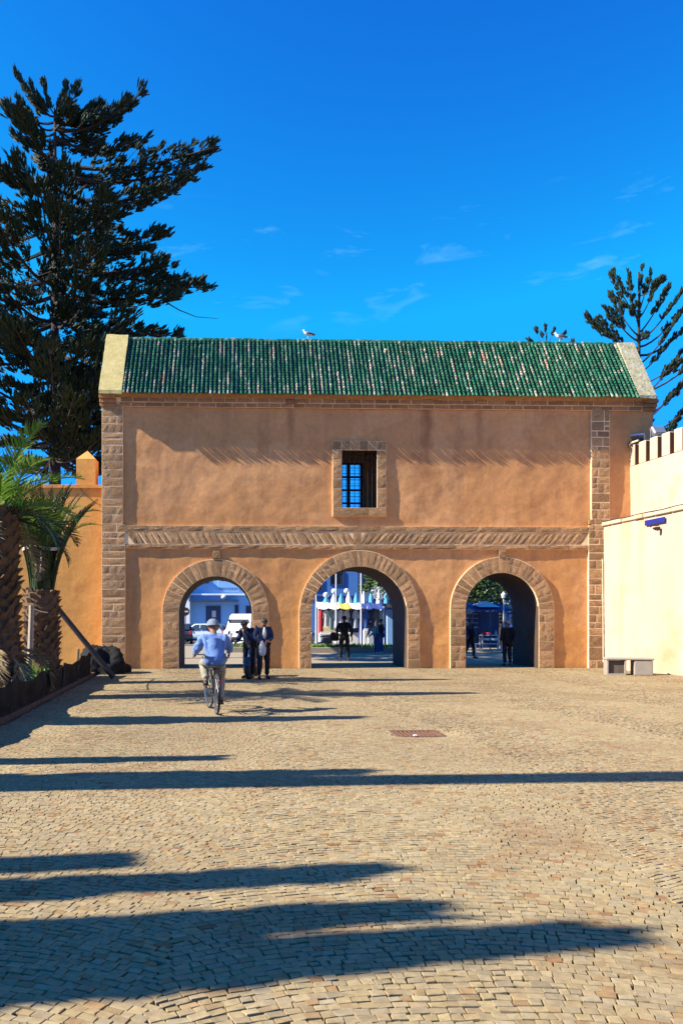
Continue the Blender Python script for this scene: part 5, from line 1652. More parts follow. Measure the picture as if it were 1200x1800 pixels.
# --- vehicles
def wheel(parent, c, r, w_, axis='x', spokes=5):
    wh = empty('wheel', c, 0, parent)
    Mx = Matrix.Rotation(PI / 2, 4, 'Y')
    mb = MB(); mb.lathe([(r * .62, -w_ / 2), (r * .93, -w_ / 2), (r, -w_ * .3), (r, w_ * .3), (r * .93, w_ / 2), (r * .62, w_ / 2)], 20, Mx); mb.build('tyre', M['rubber'], wh, smooth=False)
    mb = MB(); mb.lathe([(r * .64, -w_ * .42), (r * .6, -w_ * .2), (r * .15, -w_ * .25), (r * .15, w_ * .25), (r * .6, w_ * .2), (r * .64, w_ * .42)], 16, Mx)
    for k in range(spokes): mb.box((0, 0, 0), (w_ * .9, r * .12, r * 1.2), rot=rotx(PI * k / spokes))
    mb.build('rim', M['steel'], wh)
    return wh
def car(name, label, loc, rz_, paint, L_=4.1, Wd=1.7, Hh=1.46, van=False, group=None):
    """local +y is the direction of travel"""
    o = tag(empty(name, loc, rz_), label, 'van' if van else 'car', group)
    hl, hwd = L_ / 2, Wd / 2
    if van: side = [(-hl, .35), (-hl, 1.0), (-hl + .03, Hh - .08), (-hl + .15, Hh), (hl - 1.35, Hh), (hl - 1.1, Hh - .08), (hl - .55, 1.12), (hl - .08, .92), (hl, .6), (hl, .3)]
    else: side = [(-hl, .38), (-hl + .02, .78), (-hl + .12, .92), (-hl + .55, Hh - .04), (-hl + .8, Hh), (.25, Hh - .02), (hl - 1.15, .95), (hl - .25, .78), (hl, .6), (hl, .3)]
    belt = 1.1 if van else .92
    vs = []; fs = []
    stn = [(-1, .0), (-.97, 1), (.97, 1), (1, 0)]
    for sgn in (-1, 1):
        for (y, z) in side:
            k_ = hwd - max(0, z - belt) * (.10 if van else .32) - (.05 if z < .45 else 0)
            vs.append((sgn * k_, y, z))
    n = len(side)
    fs.append(tuple(range(n))); fs.append(tuple(range(2 * n - 1, n - 1, -1)))
    for i in range(n):
        j = (i + 1) % n; fs.append((i, i + n, j + n, j))
    b = MB().add(vs, fs).build('body', paint, o)
    bv = b.modifiers.new('round', 'BEVEL'); bv.width = .07; bv.segments = 3; bv.limit_method = 'ANGLE'; bv.angle_limit = R(25)
    def side_q(y0, z0, y1, z1, y2, z2, y3, z3, nm='side_window'):
        for sgn in (-1, 1):
            q = []
            for (y, z) in ((y0, z0), (y1, z1), (y2, z2), (y3, z3)):
                q.append((sgn * (hwd - max(0, z - belt) * (.10 if van else .32) + .012), y, z))
            MB().add(q + [(p[0] - sgn * .02, p[1], p[2]) for p in q], [(0, 1, 2, 3) if sgn > 0 else (3, 2, 1, 0), (0, 4, 5, 1), (1, 5, 6, 2), (2, 6, 7, 3), (3, 7, 4, 0)]).build(nm, M['glass'], o)
    if van:
        side_q(hl - 1.95, 1.18, hl - .85, 1.18, hl - 1.2, Hh - .18, hl - 1.95, Hh - .18)
        mb = MB(); f0 = Vector((0, hl - .82, 1.42)); mb.box(f0 + Vector((0, .03, .02)), (Wd - .35, .03, .72), rot=rotx(-math.atan2(.55, Hh - 1.2) )); mb.build('windscreen', M['glass'], o)
        mb = MB(); mb.box((0, -hl - .01, 1.45), (Wd - .4, .03, .5), bev=.01); mb.build('rear_window', M['glass'], o)
    else:
        side_q(-hl + .62, .98, -.25, .98, -.25, Hh - .10, -hl + .85, Hh - .12)
        side_q(-.17, .98, hl - 1.32, .98, .2, Hh - .12, -.17, Hh - .10)
        a, b2 = Vector((0, .30, Hh - .06)), Vector((0, hl - 1.2, .99)); m_ = (a + b2) / 2; dl = b2 - a
        mb = MB(); mb.box(m_ + Vector((0, .03, .045)), (Wd - .42, dl.length * .9, .02), rot=rotx(math.atan2(dl.z, dl.y))); mb.build('windscreen', M['glass'], o)
        a, b2 = Vector((0, -hl + .53, Hh - .08)), Vector((0, -hl + .14, .98)); m_ = (a + b2) / 2; dl = a - b2
        mb = MB(); mb.box(m_ + Vector((0, -.05, .02)), (Wd - .42, dl.length * .8, .02), rot=rotx(math.atan2(dl.z, dl.y))); mb.build('rear_window', M['glass'], o)
    for y in (-hl + .72, hl - .75):
        for sgn in (-1, 1): wheel(o, (sgn * (hwd - .09), y, .31), .31, .2)
    for sgn in (-1, 1):
        mb = MB(); mb.box((sgn * (hwd - .22), hl - .02, .66), (.3, .08, .16), bev=.03); mb.build('headlight', M['lampglass'], o)
        mb = MB(); mb.box((sgn * (hwd - .14), -hl + .0, .82), (.18, .06, .26), bev=.02); mb.build('tail_light', M['red'], o)
        mb = MB(); mb.box((sgn * (hwd + .06), hl - 1.45, 1.02), (.16, .1, .12), bev=.03); mb.build('mirror', M['black'], o)
    mb = MB(); mb.box((0, hl + .01, .42), (Wd - .2, .1, .2), bev=.04); mb.build('bumper', M['black'], o)
    mb = MB(); mb.box((0, -hl - .01, .44), (Wd - .2, .1, .2), bev=.04); mb.build('bumper', M['black'], o)
    mb = MB(); mb.box((0, -hl - .05, .62), (.5, .02, .11)); mb.build('number_plate', M['white'], o)
    return o
M['silver'] = flat('silver_car_paint', (.50, .55, .58), .3, metal=.3)
M['car_navy'] = flat('dark_car_paint', (.03, .04, .07), .25)
M['van_white'] = flat('white_van_paint', (.72, .73, .74), .3)
x_ = lambda px, d: (px - CX) / FPX * d
car('parked_car', 'silver hatchback parked in front of the pale blue building', (x_(352, 62), 62, 0), R(78), M['silver'], group='vehicles on the road')
car('parked_car', 'dark car parked between the silver hatchback and the white van', (x_(401, 64), 64, 0), R(20), M['car_navy'], group='vehicles on the road')
car('parked_van', 'white van parked behind the two men', (x_(436, 58), 58, 0), R(160), M['van_white'], L_=4.9, Wd=1.9, Hh=2.15, van=True, group='vehicles on the road')
car('parked_car', 'black car half hidden by the edge of the first arch', (x_(318, 57), 57, 0), R(5), M['car_navy'], L_=3.8, group='vehicles on the road')
def scooter(name, label, loc, rz_, paint, group=None):
    """local +y is forward"""
    o = tag(empty(name, loc, rz_), label, 'scooter', group)
    for y in (-.62, .62): wheel(o, (0, y, .28), .28, .11, spokes=4)
    mb = MB(); mb.tube([(0, .62, .28), (0, .5, .62), (0, .38, 1.0)], [.035, .04, .035], 8); mb.build('fork', M['steel'], o)
    mb = MB(); mb.prism([(-.85, .55), (-.35, .34), (.1, .3), (.18, .36), (-.2, .42), (-.3, .66), (-.82, .70)], -.13, .13, axis='x'); mb.build('body', paint, o)
    mb = MB(); mb.box((0, .36, .66), (.36, .06, .56), rot=rotx(R(18)), bev=.03); mb.build('leg_shield', paint, o)
    mb = MB(); mb.prism([(-.88, .71), (-.15, .68), (-.12, .74), (-.3, .79), (-.85, .82)], -.12, .12, axis='x'); mb.build('seat', M['black'], o)
    mb = MB(); mb.tube([(-.34, .26, 1.02), (-.12, .36, 1.0), (.12, .36, 1.0), (.34, .26, 1.02)], .018, 7)
    for s_ in (-1, 1): mb.tube([(s_ * .34, .26, 1.02), (s_ * .22, .31, 1.01)], .026, 7)
    mb.build('handlebar', M['black'], o)
    mb = MB(); mb.lathe([(.02, -.10), (.09, -.06), (.105, .0), (.10, .02)], 14, Matrix.Translation((0, .46, .92)) @ Matrix.Rotation(-PI / 2, 4, 'X')); mb.build('headlight_shell', M['black'], o)
    mb = MB(); mb.lathe([(.095, 0), (.06, .02), (0, .03)], 14, Matrix.Translation((0, .478, .92)) @ Matrix.Rotation(-PI / 2, 4, 'X')); mb.build('headlight', M['steel_bright'], o)
    for s_ in (-1, 1):
        mb = MB(); mb.tube([(s_ * .25, .31, 1.02), (s_ * .32, .30, 1.2)], .008, 5); mb.ell((s_ * .34, .30, 1.24), (.07, .015, .045), 10, 6); mb.build('mirror', M['black'], o)
    mb = MB(); mb.prism([(.33, .32), (.55, .60), (.80, .56), (.93, .36), (.90, .35), (.78, .52), (.58, .55), (.38, .30)], -.07, .07, axis='x'); mb.build('mudguard', paint, o)
    return o
M['steel_bright'] = flat('headlamp_glass', (.7, .72, .72), .15, spec=.8)
scooter('parked_scooter', 'dark scooter parked at the left side of the central arch', (x_(560, 45.5), 45.5, 0), R(112), M['black'], 'parked scooters')
scooter('parked_scooter', 'white scooter parked behind the low planter of the first arch', (x_(415, 46.5), 46.5, 0), R(70), M['van_white'], 'parked scooters')
scooter('moped', 'dark moped facing the square, held by the man in the dark coat', (x_(443, 21.7), 21.7, .012), R(180 - 8), M['car_navy'])
# ================================================================== PEOPLE, BICYCLE, GULLS
def skin_mesh(name, verts, edges, radii, root, mats, subdiv=2, crinkle=0.0):
    me = bpy.data.meshes.new(name + '_cage')
    me.from_pydata([tuple(v) for v in verts], edges, [])
    ob = bpy.data.objects.new(name + '_cage', me)
    COL.objects.link(ob)
    sk = ob.modifiers.new('skin', 'SKIN')
    sk.use_smooth_shade = True
    sk.branch_smoothing = 0.3
    lay = me.skin_vertices[0].data
    for i, r in enumerate(radii):
        lay[i].radius = (r, r) if not hasattr(r, '__len__') else r
        lay[i].use_root = (i == root)
    ss = ob.modifiers.new('sub', 'SUBSURF'); ss.levels = subdiv; ss.render_levels = subdiv
    dg = bpy.context.evaluated_depsgraph_get(); dg.update()
    out = bpy.data.meshes.new_from_object(ob.evaluated_get(dg))
    out.name = name
    out.materials.clear()
    for m in (mats if isinstance(mats, (list, tuple)) else [mats]): out.materials.append(m)
    bpy.data.objects.remove(ob); bpy.data.meshes.remove(me)
    if crinkle:
        # folds of the cloth, running mostly along the limbs
        nr = [v.normal.copy() for v in out.vertices]
        for v, n_ in zip(out.vertices, nr):
            p = v.co
            v.co = p + n_ * (crinkle * (nfac((p.x * 1.6, p.y * 1.6, p.z * .7), 9, 2) + .7 * nfac(p, 19, 5)))
    return out
STAND = dict(pelvis=(0, 0, .93), waist=(0, .0, 1.07), chest=(0, .01, 1.28), neck=(0, .0, 1.46), head=(0, .02, 1.59), crown=(0, .015, 1.66),
             lsh=(-.18, 0, 1.40), lel=(-.24, -.03, 1.13), lwr=(-.23, .06, .90), rsh=(.18, 0, 1.40), rel=(.24, -.03, 1.13), rwr=(.23, .06, .90),
             lhip=(-.095, 0, .90), lkn=(-.10, .02, .49), lan=(-.11, -.02, .09), ltoe=(-.13, .14, .035), rhip=(.095, 0, .90), rkn=(.10, .02, .49), ran=(.11, -.02, .09), rtoe=(.13, .14, .035))
M['skin'] = flat('skin', (.20, .10, .06), .6)
M['hair'] = flat('dark_hair', (.02, .016, .014), .7)
M['grey_hair'] = flat('grey_hair', (.30, .29, .28), .7)
M['eye'] = flat('eye', (.02, .015, .012), .3)
def human(name, label, loc, rz_, pose, top, trousers, shoes, top_len=.14, hat=None, group=None, scale=1.0, puff=1.0, hair='hair', face=True, collar=None, coat=False):
    """faces local +y; +x is the person's right side when seen from behind"""
    J = {k: Vector(v) for k, v in STAND.items()}
    for k, v in pose.items(): J[k] = Vector(v)
    o = tag(empty(name, loc, rz_), label, 'person', group)
    o.scale = (scale,) * 3
    V, E, Rr = [], [], []
    idx = {}
    def nd(key, p, r, par=None):
        idx[key] = len(V); V.append(Vector(p)); Rr.append(r)
        if par is not None: E.append((idx[par], idx[key]))
    nd('pelvis', J['pelvis'], .115); nd('waist', J['waist'], .095, 'pelvis'); nd('chest', J['chest'], .105, 'waist'); nd('neck', J['neck'], .058, 'chest')
    hd = (J['head'] - J['neck']).normalized()
    fw = Vector(pose.get('look', (0, 1, 0))); fw = (fw - hd * fw.dot(hd)).normalized(); sd = fw.cross(hd).normalized()
    nd('jaw', J['neck'] + (J['head'] - J['neck']) * .55 + fw * .03, .066, 'neck'); nd('head', J['head'], .098, 'jaw'); nd('crown', J['crown'], .075, 'head')
    nd('nose', J['head'] + fw * .108 - hd * .018, .017, 'head')
    for s_, k in ((-1, 'l'), (1, 'r')):
        nd(k + 'ear', J['head'] + sd * (.098 * s_), .018, 'head')
        nd(k + 'sh', J[k + 'sh'], .058, 'chest'); nd(k + 'el', J[k + 'el'], .045, k + 'sh'); nd(k + 'wr', J[k + 'wr'], .030, k + 'el')
        hv = (J[k + 'wr'] - J[k + 'el']).normalized()
        if k + 'hand' in pose: hv = Vector(pose[k + 'hand']).normalized()
        lat = hv.cross(Vector((s_ * 1.0, .25, .1))).normalized()
        up_ = lat.cross(hv).normalized()
        nd(k + 'palm', J[k + 'wr'] + hv * .065, .034, k + 'wr')
        for q, (off, ln) in enumerate(((-.030, .062), (-.010, .078), (.010, .074), (.030, .058))):
            b_ = J[k + 'wr'] + hv * .10 + lat * off
            nd(k + 'f%da' % q, b_, .0105, k + 'palm')
            nd(k + 'f%db' % q, b_ + hv * ln * .55 - up_ * s_ * .012, .0095, k + 'f%da' % q)
            nd(k + 'f%dc' % q, b_ + hv * ln * .9 - up_ * s_ * .035, .008, k + 'f%db' % q)
        th_ = J[k + 'wr'] + hv * .055 + lat * .045
        nd(k + 'ta', th_, .012, k + 'palm'); nd(k + 'tb', th_ + hv * .04 + lat * .02, .010, k + 'ta')
        nd(k + 'hip', J[k + 'hip'], .088, 'pelvis'); nd(k + 'kn', J[k + 'kn'], .058, k + 'hip'); nd(k + 'an', J[k + 'an'], .040, k + 'kn')
        nd(k + 'toe', J[k + 'toe'], .034, k + 'an')
    obj('body', skin_mesh('body', V, E, Rr, 0, M['skin']), o)
    # upper garment
    V, E, Rr = [], [], []; idx = {}
    p_ = puff
    dn = (J['pelvis'] - J['waist']).normalized()
    nd('waist', J['waist'], .155 * p_); nd('hip_', J['pelvis'], .165 * p_, 'waist'); nd('hem', J['pelvis'] + dn * top_len, .175 * p_, 'hip_')
    nd('chest', J['chest'], .158 * p_, 'waist'); nd('yoke', J['chest'].lerp(J['neck'], .62), .105, 'chest'); nd('collar', J['neck'] - (J['neck'] - J['chest']) * .06, .066, 'yoke')
    for k in 'lr':
        nd(k + 'sh', J[k + 'sh'], .078 * p_, 'chest'); nd(k + 'm', J[k + 'sh'].lerp(J[k + 'el'], .5), .075 * p_, k + 'sh'); nd(k + 'el', J[k + 'el'], .066 * p_, k + 'm'); nd(k + 'wr', J[k + 'wr'].lerp(J[k + 'el'], .08), .046 * p_, k + 'el')
    obj('coat' if coat else 'shirt', skin_mesh('shirt', V, E, Rr, 0, top, 3, .020), o)
    # trousers
    V, E, Rr = [], [], []; idx = {}
    nd('pelvis', J['pelvis'] + Vector((0, 0, .03)), .138)
    for k in 'lr':
        nd(k + 'hip', J[k + 'hip'], .104, 'pelvis'); nd(k + 'th', J[k + 'hip'].lerp(J[k + 'kn'], .5), .092, k + 'hip'); nd(k + 'kn', J[k + 'kn'], .078, k + 'th'); nd(k + 'sh_', J[k + 'kn'].lerp(J[k + 'an'], .5), .070, k + 'kn'); nd(k + 'an', J[k + 'an'].lerp(J[k + 'kn'], .06), .062, k + 'sh_')
    obj('trousers', skin_mesh('trousers', V, E, Rr, 0, trousers, 3, .014), o)
    for k in 'lr':
        a, t_ = J[k + 'an'], J[k + 'toe']
        heel = a + (a - t_).normalized() * .05; heel.z = t_.z + (a.z - .09) * 0 + (0 if abs(a.z - .09) < .02 else (a.z - .055 - t_.z))
        V, E, Rr = [], [], []; idx = {}
        nd('h', heel + Vector((0, 0, .012)), .043); nd('m', heel.lerp(t_, .55) + Vector((0, 0, .015)), .045, 'h'); nd('t', t_ + (t_ - heel).normalized() * .04, .036, 'm')
        obj('shoe', skin_mesh('shoe', V, E, Rr, 0, shoes, 1), o)
    Mh = Matrix((sd, fw, hd)).transposed().to_4x4(); Mh.translation = J['head']
    if face:
        for s_ in (-1, 1):
            mb = MB(); mb.ell((s_ * .034, .094, .012), (.013, .008, .008), 8, 6); ob = mb.build('eye', M['eye'], o); ob.data.transform(Mh)
        mb = MB(); mb.box((0, .097, -.062), (.05, .012, .010), bev=.004); ob = mb.build('mouth', M['eye'], o); ob.data.transform(Mh)
    # hair or cap: an upper shell of the head
    mb = MB()
    nu_, nv2 = 18, 7
    vs = []; fs = []
    low = -.02 if hat else -.005
    for j in range(nv2 + 1):
        ph = (PI / 2) * j / nv2
        for i in range(nu_):
            th = 2 * PI * i / nu_
            back = max(0, -math.sin(th))
            r_ = .112 if hat else .101
            z_ = (.120 if hat else .100) * math.sin(ph) + (low - .045 * back) * (1 - math.sin(ph)) + (.055 * max(0, math.sin(th)) * (1 - math.sin(ph)) if not hat else .02 * (1 - math.sin(ph)))
            vs.append((r_ * math.cos(th) * math.cos(ph) ** .7, (r_ * 1.06) * math.sin(th) * math.cos(ph) ** .7 - .008, z_ + .012))
    for j in range(nv2):
        for i in range(nu_):
            i2 = (i + 1) % nu_
            fs.append((j * nu_ + i, j * nu_ + i2, (j + 1) * nu_ + i2, (j + 1) * nu_ + i))
    mb.add(vs, fs)
    if hat:
        vs = []; n = 9
        for i in range(n):
            th = PI * (.14 + .72 * i / (n - 1)); vs += [(.112 * math.cos(th), .117 * math.sin(th), .035), (.125 * math.cos(th), .215 * math.sin(th), .015)]
        mb.add(vs + [(v[0], v[1], v[2] - .008) for v in vs], [(2 * i, 2 * i + 1, 2 * i + 3, 2 * i + 2) for i in range(n - 1)] + [(2 * n + 2 * i, 2 * n + 2 * i + 2, 2 * n + 2 * i + 3, 2 * n + 2 * i + 1) for i in range(n - 1)])
    ob = mb.build('cap' if hat else 'hair', hat or M[hair], o, smooth=True); ob.data.transform(Mh)
    return o
def cloth(name, c, **k): return pm(name, c, rough=.9, var=.22, vscale=5, bump=.45, bscale=9, bdist=.03, fine=.08, **k)
M['shirt_blue'] = cloth('light_blue_shirt', (.13, .22, .44))
M['khaki'] = cloth('khaki_trousers', (.27, .25, .19))
M['cap_grey'] = cloth('grey_blue_cap', (.17, .20, .24))
M['black_cloth'] = cloth('black_cloth', (.015, .016, .02))
M['navy_cloth'] = cloth('navy_coat', (.012, .019, .045))
M['blue_cloth'] = cloth('blue_jacket', (.020, .034, .080))
M['jeans'] = cloth('blue_jeans', (.03, .07, .18))
M['white_cloth'] = cloth('white_cloth', (.48, .48, .47))
M['teal_cloth'] = cloth('pale_teal_top', (.15, .25, .28))
M['shoe_black'] = flat('black_shoes', (.015, .014, .014), .5)

# --- bicycle and rider
gR = gnd(381, 1257)
BZ = .012
bk = tag(empty('bicycle', (gR.x - .09, gR.y + .45, BZ), R(11)), 'old dark bicycle ridden away across the paving', 'bicycle')
def bwheel(y, steer=0):
    wh = empty('wheel', (0, y, .335), steer, bk)
    Mx = Matrix.Rotation(PI / 2, 4, 'Y')
    t_ = MB(); n = 32; m_ = 8; vs = []; fs = []
    for i in range(n):
        a = 2 * PI * i / n
        for j in range(m_):
            b_ = 2 * PI * j / m_; r_ = .315 + .02 * math.cos(b_)
            vs.append((.02 * math.sin(b_), r_ * math.cos(a), r_ * math.sin(a)))
    for i in range(n):
        for j in range(m_):
            fs.append((i * m_ + j, ((i + 1) % n) * m_ + j, ((i + 1) % n) * m_ + (j + 1) % m_, i * m_ + (j + 1) % m_))
    t_.add(vs, fs); t_.build('tyre', M['rubber'], wh, smooth=True)
    mb = MB(); mb.lathe([(.285, -.012), (.30, -.014), (.30, .014), (.285, .012), (.285, -.012)], 32, Mx, caps=False); mb.build('rim', M['steel'], wh)
    mb = MB()
    for k in range(16):
        a = 2 * PI * k / 16
        mb.tube([((-1) ** k * .025, .02 * math.cos(a), .02 * math.sin(a)), (0, .288 * math.cos(a + .2), .288 * math.sin(a + .2))], .0011, 3, caps=False)
    tag(mb.build('spokes', M['steel'], wh), kind='stuff')
    mb = MB(); mb.lathe([(.022, -.045), (.022, .045)], 10, Mx); mb.build('hub', M['steel'], wh)
bwheel(-.50); bwheel(.54, R(7))
fr_m = flat('dark_green_frame', (.02, .03, .03), .35)
HB, ST_, BB, RH, FH = Vector((0, .36, .92)), Vector((0, -.22, .74)), Vector((0, -.06, .29)), Vector((0, -.50, .335)), Vector((0, .54, .335))
mb = MB()
mb.tube([Vector((0, .40, .78)), Vector((0, -.19, .70))], .016, 8); mb.tube([Vector((0, .42, .70)), BB], .018, 8); mb.tube([BB, ST_], .016, 8)
for s_ in (-1, 1):
    mb.tube([BB + Vector((s_ * .03, 0, 0)), RH + Vector((s_ * .05, 0, 0))], .010, 6); mb.tube([ST_ + Vector((s_ * .012, .01, -.06)), RH + Vector((s_ * .05, 0, 0))], .009, 6)
mb.build('frame', fr_m, bk)
mb = MB(); mb.tube([HB, Vector((0, .42, .70))], .017, 8)
for s_ in (-1, 1): mb.tube([Vector((s_ * .03, .43, .68)), Vector((s_ * .045, .50, .45)), FH + Vector((s_ * .045, 0, 0))], .011, 6)
mb.build('fork', fr_m, bk)
mb = MB(); mb.tube([(-.29, .16, .93), (-.26, .28, .95), (-.08, .37, .94), (.08, .37, .94), (.26, .28, .95), (.29, .16, .93)], .012, 7); mb.build('handlebar', M['steel'], bk)
for s_ in (-1, 1): mb = MB(); mb.tube([(s_ * .29, .14, .93), (s_ * .275, .23, .94)], .018, 7); mb.build('grip', M['black'], bk)
mb = MB(); mb.tube([ST_, ST_ + Vector((0, -.01, .06))], .013, 7); mb.prism([(-.13, -.36), (.13, -.36), (.10, -.25), (.035, -.14), (.03, -.02), (-.03, -.02), (-.035, -.14), (-.10, -.25)], .79, .84, axis='z'); mb.build('saddle', M['black'], bk)
def arc(y, r_, a0, a1, wdt):
    n = 12; vs = []; fs = []
    for i in range(n + 1):
        a = a0 + (a1 - a0) * i / n
        for x, rr_ in ((-wdt, r_ - .012), (0, r_), (wdt, r_ - .012)): vs.append((x, y + rr_ * math.cos(a), .335 + rr_ * math.sin(a)))
    for i in range(n):
        for j in range(2): fs.append((i * 3 + j, i * 3 + j + 1, i * 3 + j + 4, i * 3 + j + 3))
    return MB().add(vs, fs)
for y, a0, a1 in ((-.50, R(20), R(160)), (.54, R(30), R(140))):
    ob = arc(y, .36, a0, a1, .022).build('mudguard', M['black'], bk); ob.modifiers.new('thick', 'SOLIDIFY').thickness = .004
mb = MB()
for x in (-.06, 0, .06): mb.tube([(x, -.72, .72), (x, -.28, .72)], .006, 5)
for y in (-.72, -.5, -.3): mb.tube([(-.06, y, .72), (.06, y, .72)], .006, 5)
for s_ in (-1, 1): mb.tube([(s_ * .06, -.62, .72), (s_ * .055, -.50, .335)], .006, 5)
mb.build('rear_rack', M['iron'], bk)
mb = MB(); mb.box((0, -.88, .55), (.05, .02, .06), bev=.006); mb.build('reflector', M['red'], bk)
mb = MB(); mb.lathe([(.09, -.004), (.09, .004)], 20, Matrix.Translation((.045, -.06, .29)) @ Matrix.Rotation(PI / 2, 4, 'Y')); mb.build('chainring', M['steel'], bk)
PR_, PL_ = Vector((.07, -.02, .125)), Vector((-.07, -.10, .455))
mb = MB(); mb.tube([BB + Vector((.06, 0, 0)), PR_], .009, 6); mb.tube([BB + Vector((-.06, 0, 0)), PL_], .009, 6); mb.build('crank', M['steel'], bk)
for p_, s_ in ((PR_, 1), (PL_, -1)): mb = MB(); mb.box(p_ + Vector((s_ * .06, 0, 0)), (.10, .08, .02), bev=.005); mb.build('pedal', M['black'], bk)
rider = human('person', 'cyclist in a light blue shirt and grey cap riding away on the bicycle', bk.location.copy(), R(11), dict(
    pelvis=(0, -.24, .90), waist=(0, -.22, 1.0), chest=(0, -.13, 1.17), neck=(0, -.05, 1.315), head=(0, .01, 1.425), crown=(0, .015, 1.485), look=(0, 1, -.1),
    lsh=(-.165, -.10, 1.255), lel=(-.275, .02, 1.06), lwr=(-.285, .14, .965), lhand=(0, 1, -.25), rsh=(.165, -.10, 1.255), rel=(.275, .02, 1.06), rwr=(.285, .14, .965), rhand=(0, 1, -.25),
    lhip=(-.10, -.22, .87), lkn=(-.15, .17, .80), lan=(-.13, -.14, .52), ltoe=(-.14, .0, .485), rhip=(.10, -.22, .87), rkn=(.13, .06, .52), ran=(.13, -.08, .20), rtoe=(.14, .07, .155)),
    M['shirt_blue'], M['khaki'], M['shoe_black'], top_len=.15, hat=M['cap_grey'], puff=1.16)

# --- two men by the first arch
g1 = gnd(463, 1195)
man2 = human('person', 'man in a blue jacket and black trousers looking down at a white bag', (g1.x, g1.y, .012), R(180 + 14), dict(
    neck=(0, .03, 1.44), head=(0, .09, 1.55), crown=(0, .10, 1.62), look=(0, 1, -.8), lel=(-.23, .02, 1.13), lwr=(-.08, .22, 1.05), lhand=(.6, .6, -.2), rel=(.24, .02, 1.13), rwr=(.10, .22, 1.02), rhand=(-.5, .5, -.4)),
    M['blue_cloth'], M['black_cloth'], M['shoe_black'], top_len=.12, scale=.97, group='two men talking by the first arch', coat=True)
mb = MB(); vs = []; fs = []
for j, (z, r_) in enumerate(((0, .05), (.06, .085), (.2, .095), (.32, .06), (.40, .015))):
    for i in range(12):
        th = 2 * PI * i / 12; k_ = 1 + .15 * math.sin(3 * th + j); vs.append((r_ * k_ * math.cos(th), r_ * .6 * k_ * math.sin(th), z))
for j in range(4):
    for i in range(12): fs.append((j * 12 + i, j * 12 + (i + 1) % 12, (j + 1) * 12 + (i + 1) % 12, (j + 1) * 12 + i))
fs.append(tuple(range(11, -1, -1)))
mbv = MB(); mbv.ell((0, .115, 1.25), (.055, .07, .17), 10, 8); mbv.build('shirt_front', M['white_cloth'], man2, smooth=True)
tag(MB().add(vs, fs).build('carrier_bag', M['white_cloth'], loc=(g1.x - .03, g1.y - .26, .64), smooth=True), 'white plastic bag hanging from the hands of the man in the blue jacket', 'bag')
g2 = gnd(441, 1194)
human('person', 'man in a dark coat bending over the moped beside his companion', (g2.x - .05, g2.y + .12, .012), R(180 - 30), dict(
    pelvis=(0, -.05, .90), waist=(0, -.02, 1.04), chest=(0, .08, 1.23), neck=(0, .16, 1.38), head=(0, .24, 1.47), crown=(0, .26, 1.53), look=(0, 1, -.8), lsh=(-.18, .09, 1.34), lel=(-.24, .16, 1.08), lwr=(-.2, .36, 1.0), lhand=(.2, 1, -.1), rsh=(.18, .09, 1.34), rel=(.25, .12, 1.09), rwr=(.22, .30, 1.0), rhand=(-.1, 1, -.2)),
    M['navy_cloth'], M['black_cloth'], M['shoe_black'], top_len=.16, scale=.98, group='two men talking by the first arch', coat=True)
# --- people beyond the gate
g3 = gnd(605, 1162)
human('person', 'person in black seen from behind, standing under the central arch with a bag', (g3.x, g3.y, 0), R(4), dict(
    lel=(-.30, -.03, 1.16), lwr=(-.24, .12, 1.02), rel=(.26, -.05, 1.13), rwr=(.28, .02, .88), lan=(-.15, -.02, .09), ltoe=(-.17, .14, .035), lkn=(-.13, .02, .49), ran=(.15, -.02, .09), rtoe=(.17, .14, .035), rkn=(.13, .02, .49)),
    M['black_cloth'], M['black_cloth'], M['shoe_black'], scale=1.05, coat=True, face=False)
mb = MB(); mb.box((0, 0, .18), (.34, .14, .34), bev=.05); mb.tube([(-.12, 0, .34), (-.06, 0, .52), (.06, 0, .52), (.12, 0, .34)], .012, 5)
tag(mb.build('shoulder_bag', M['black_cloth'], loc=(g3.x - .38, g3.y + .02, .78)), 'black bag at the side of the person under the central arch', 'bag')
g4 = gnd(662, 1150)
human('person', 'stooping person in a pale top and jeans beside the display boxes', (g4.x, g4.y, 0), R(120), dict(
    waist=(0, .06, 1.06), chest=(0, .2, 1.22), neck=(0, .33, 1.33), head=(0, .42, 1.42), crown=(0, .45, 1.48), lsh=(-.18, .24, 1.30), lel=(-.22, .34, 1.04), lwr=(-.16, .5, .92), rsh=(.18, .24, 1.30), rel=(.22, .32, 1.03), rwr=(.16, .46, .9), look=(0, 1, -.5)),
    M['teal_cloth'], M['jeans'], M['white_cloth'], group='shoppers at the clothes stall', face=False)
g5 = gnd(670, 1149)
human('person', 'dark-clothed person standing in front of the blue column', (g5.x + .05, g5.y + .5, 0), R(60), {}, M['black_cloth'], M['jeans'], M['white_cloth'], group='shoppers at the clothes stall', face=False)
g6 = gnd(891, 1171)
human('person', 'silhouetted person in a pale cap standing in the third passage', (g6.x, g6.y, .012), R(12), dict(head=(.04, .02, 1.57), crown=(.06, .02, 1.64)), M['black_cloth'], M['black_cloth'], M['shoe_black'], hat=M['white_cloth'], scale=.94, coat=True, face=False)
g7 = gnd(824, 1158)
human('person', 'person in dark blue near the left pier of the third arch', (g7.x, g7.y, 0), R(-60), dict(lan=(-.11, -.2, .12), ltoe=(-.12, -.04, .045), lkn=(-.1, .02, .5), ran=(.11, .18, .09), rtoe=(.12, .34, .035), rkn=(.1, .14, .5)), M['navy_cloth'], M['black_cloth'], M['shoe_black'], coat=True, face=False)

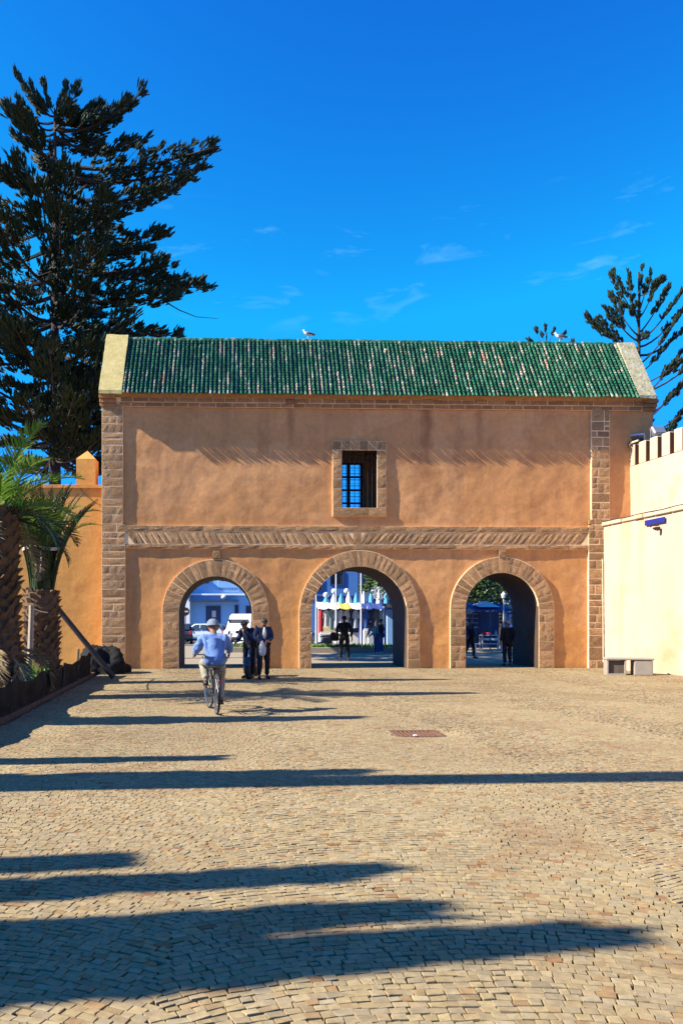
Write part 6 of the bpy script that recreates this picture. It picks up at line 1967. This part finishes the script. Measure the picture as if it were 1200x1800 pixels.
# --- gulls on the roof
M['gull_white'] = flat('gull_white', (.55, .55, .55), .7)
M['gull_grey'] = flat('gull_grey', (.10, .11, .13), .7)
M['beak'] = flat('beak_yellow', (.65, .42, .06), .5)
def gull(label, loc, rz_, sc_=1.0):
    """faces local +x"""
    o = tag(empty('seagull', loc, rz_), label, 'bird', 'gulls on the roof'); o.scale = (sc_,) * 3
    V = [(-.20, 0, .19), (-.08, 0, .20), (.06, 0, .23), (.13, 0, .29), (.16, 0, .36), (.17, 0, .385), (.22, 0, .37)]
    obj('body', skin_mesh('gull', V, [(i, i + 1) for i in range(6)], [.035, .075, .085, .055, .048, .045, .016], 1, M['gull_white']), o)
    for s_ in (-1, 1):
        obj('wing', skin_mesh('wing', [(.08, s_ * .065, .25), (-.05, s_ * .085, .235), (-.22, s_ * .05, .20), (-.34, s_ * .02, .175)], [(0, 1), (1, 2), (2, 3)], [.035, .05, .035, .010], 1, M['gull_grey'], 1), o)
        mb = MB(); mb.tube([(.0, s_ * .03, .15), (.01, s_ * .03, .01)], .007, 5); mb.add([(-.01, s_ * .03, .006), (.06, s_ * .03 - .025, .004), (.07, s_ * .03, .004), (.06, s_ * .03 + .025, .004)], [(0, 1, 2, 3)]); mb.build('leg', M['beak'], o)
    mb = MB(); mb.lathe([(.014, 0), (.012, .03), (0, .06)], 7, Matrix.Translation((.215, 0, .372)) @ Matrix.Rotation(R(100), 4, 'Y')); mb.build('beak', M['beak'], o)
    mb = MB(); mb.prism([(-.20, .20), (-.36, .155), (-.36, .165), (-.2, .225)], -.04, .04); mb.build('tail', M['gull_white'], o)
    return o
def ridge_pt(px, up):
    t_ = ft(px, Y_RIDGE)
    return Matrix.Translation((X0, D0, 0)) @ Matrix.Rotation(AL, 4, 'Z') @ Vector((t_, Y_RIDGE, Z_RIDGE + up))
gull('gull with dark wings standing on the middle of the roof ridge', ridge_pt(541, .09), R(180), .82)
gull('gull standing on the ridge beside the tiny pine top', ridge_pt(983, .09), R(170), .85)
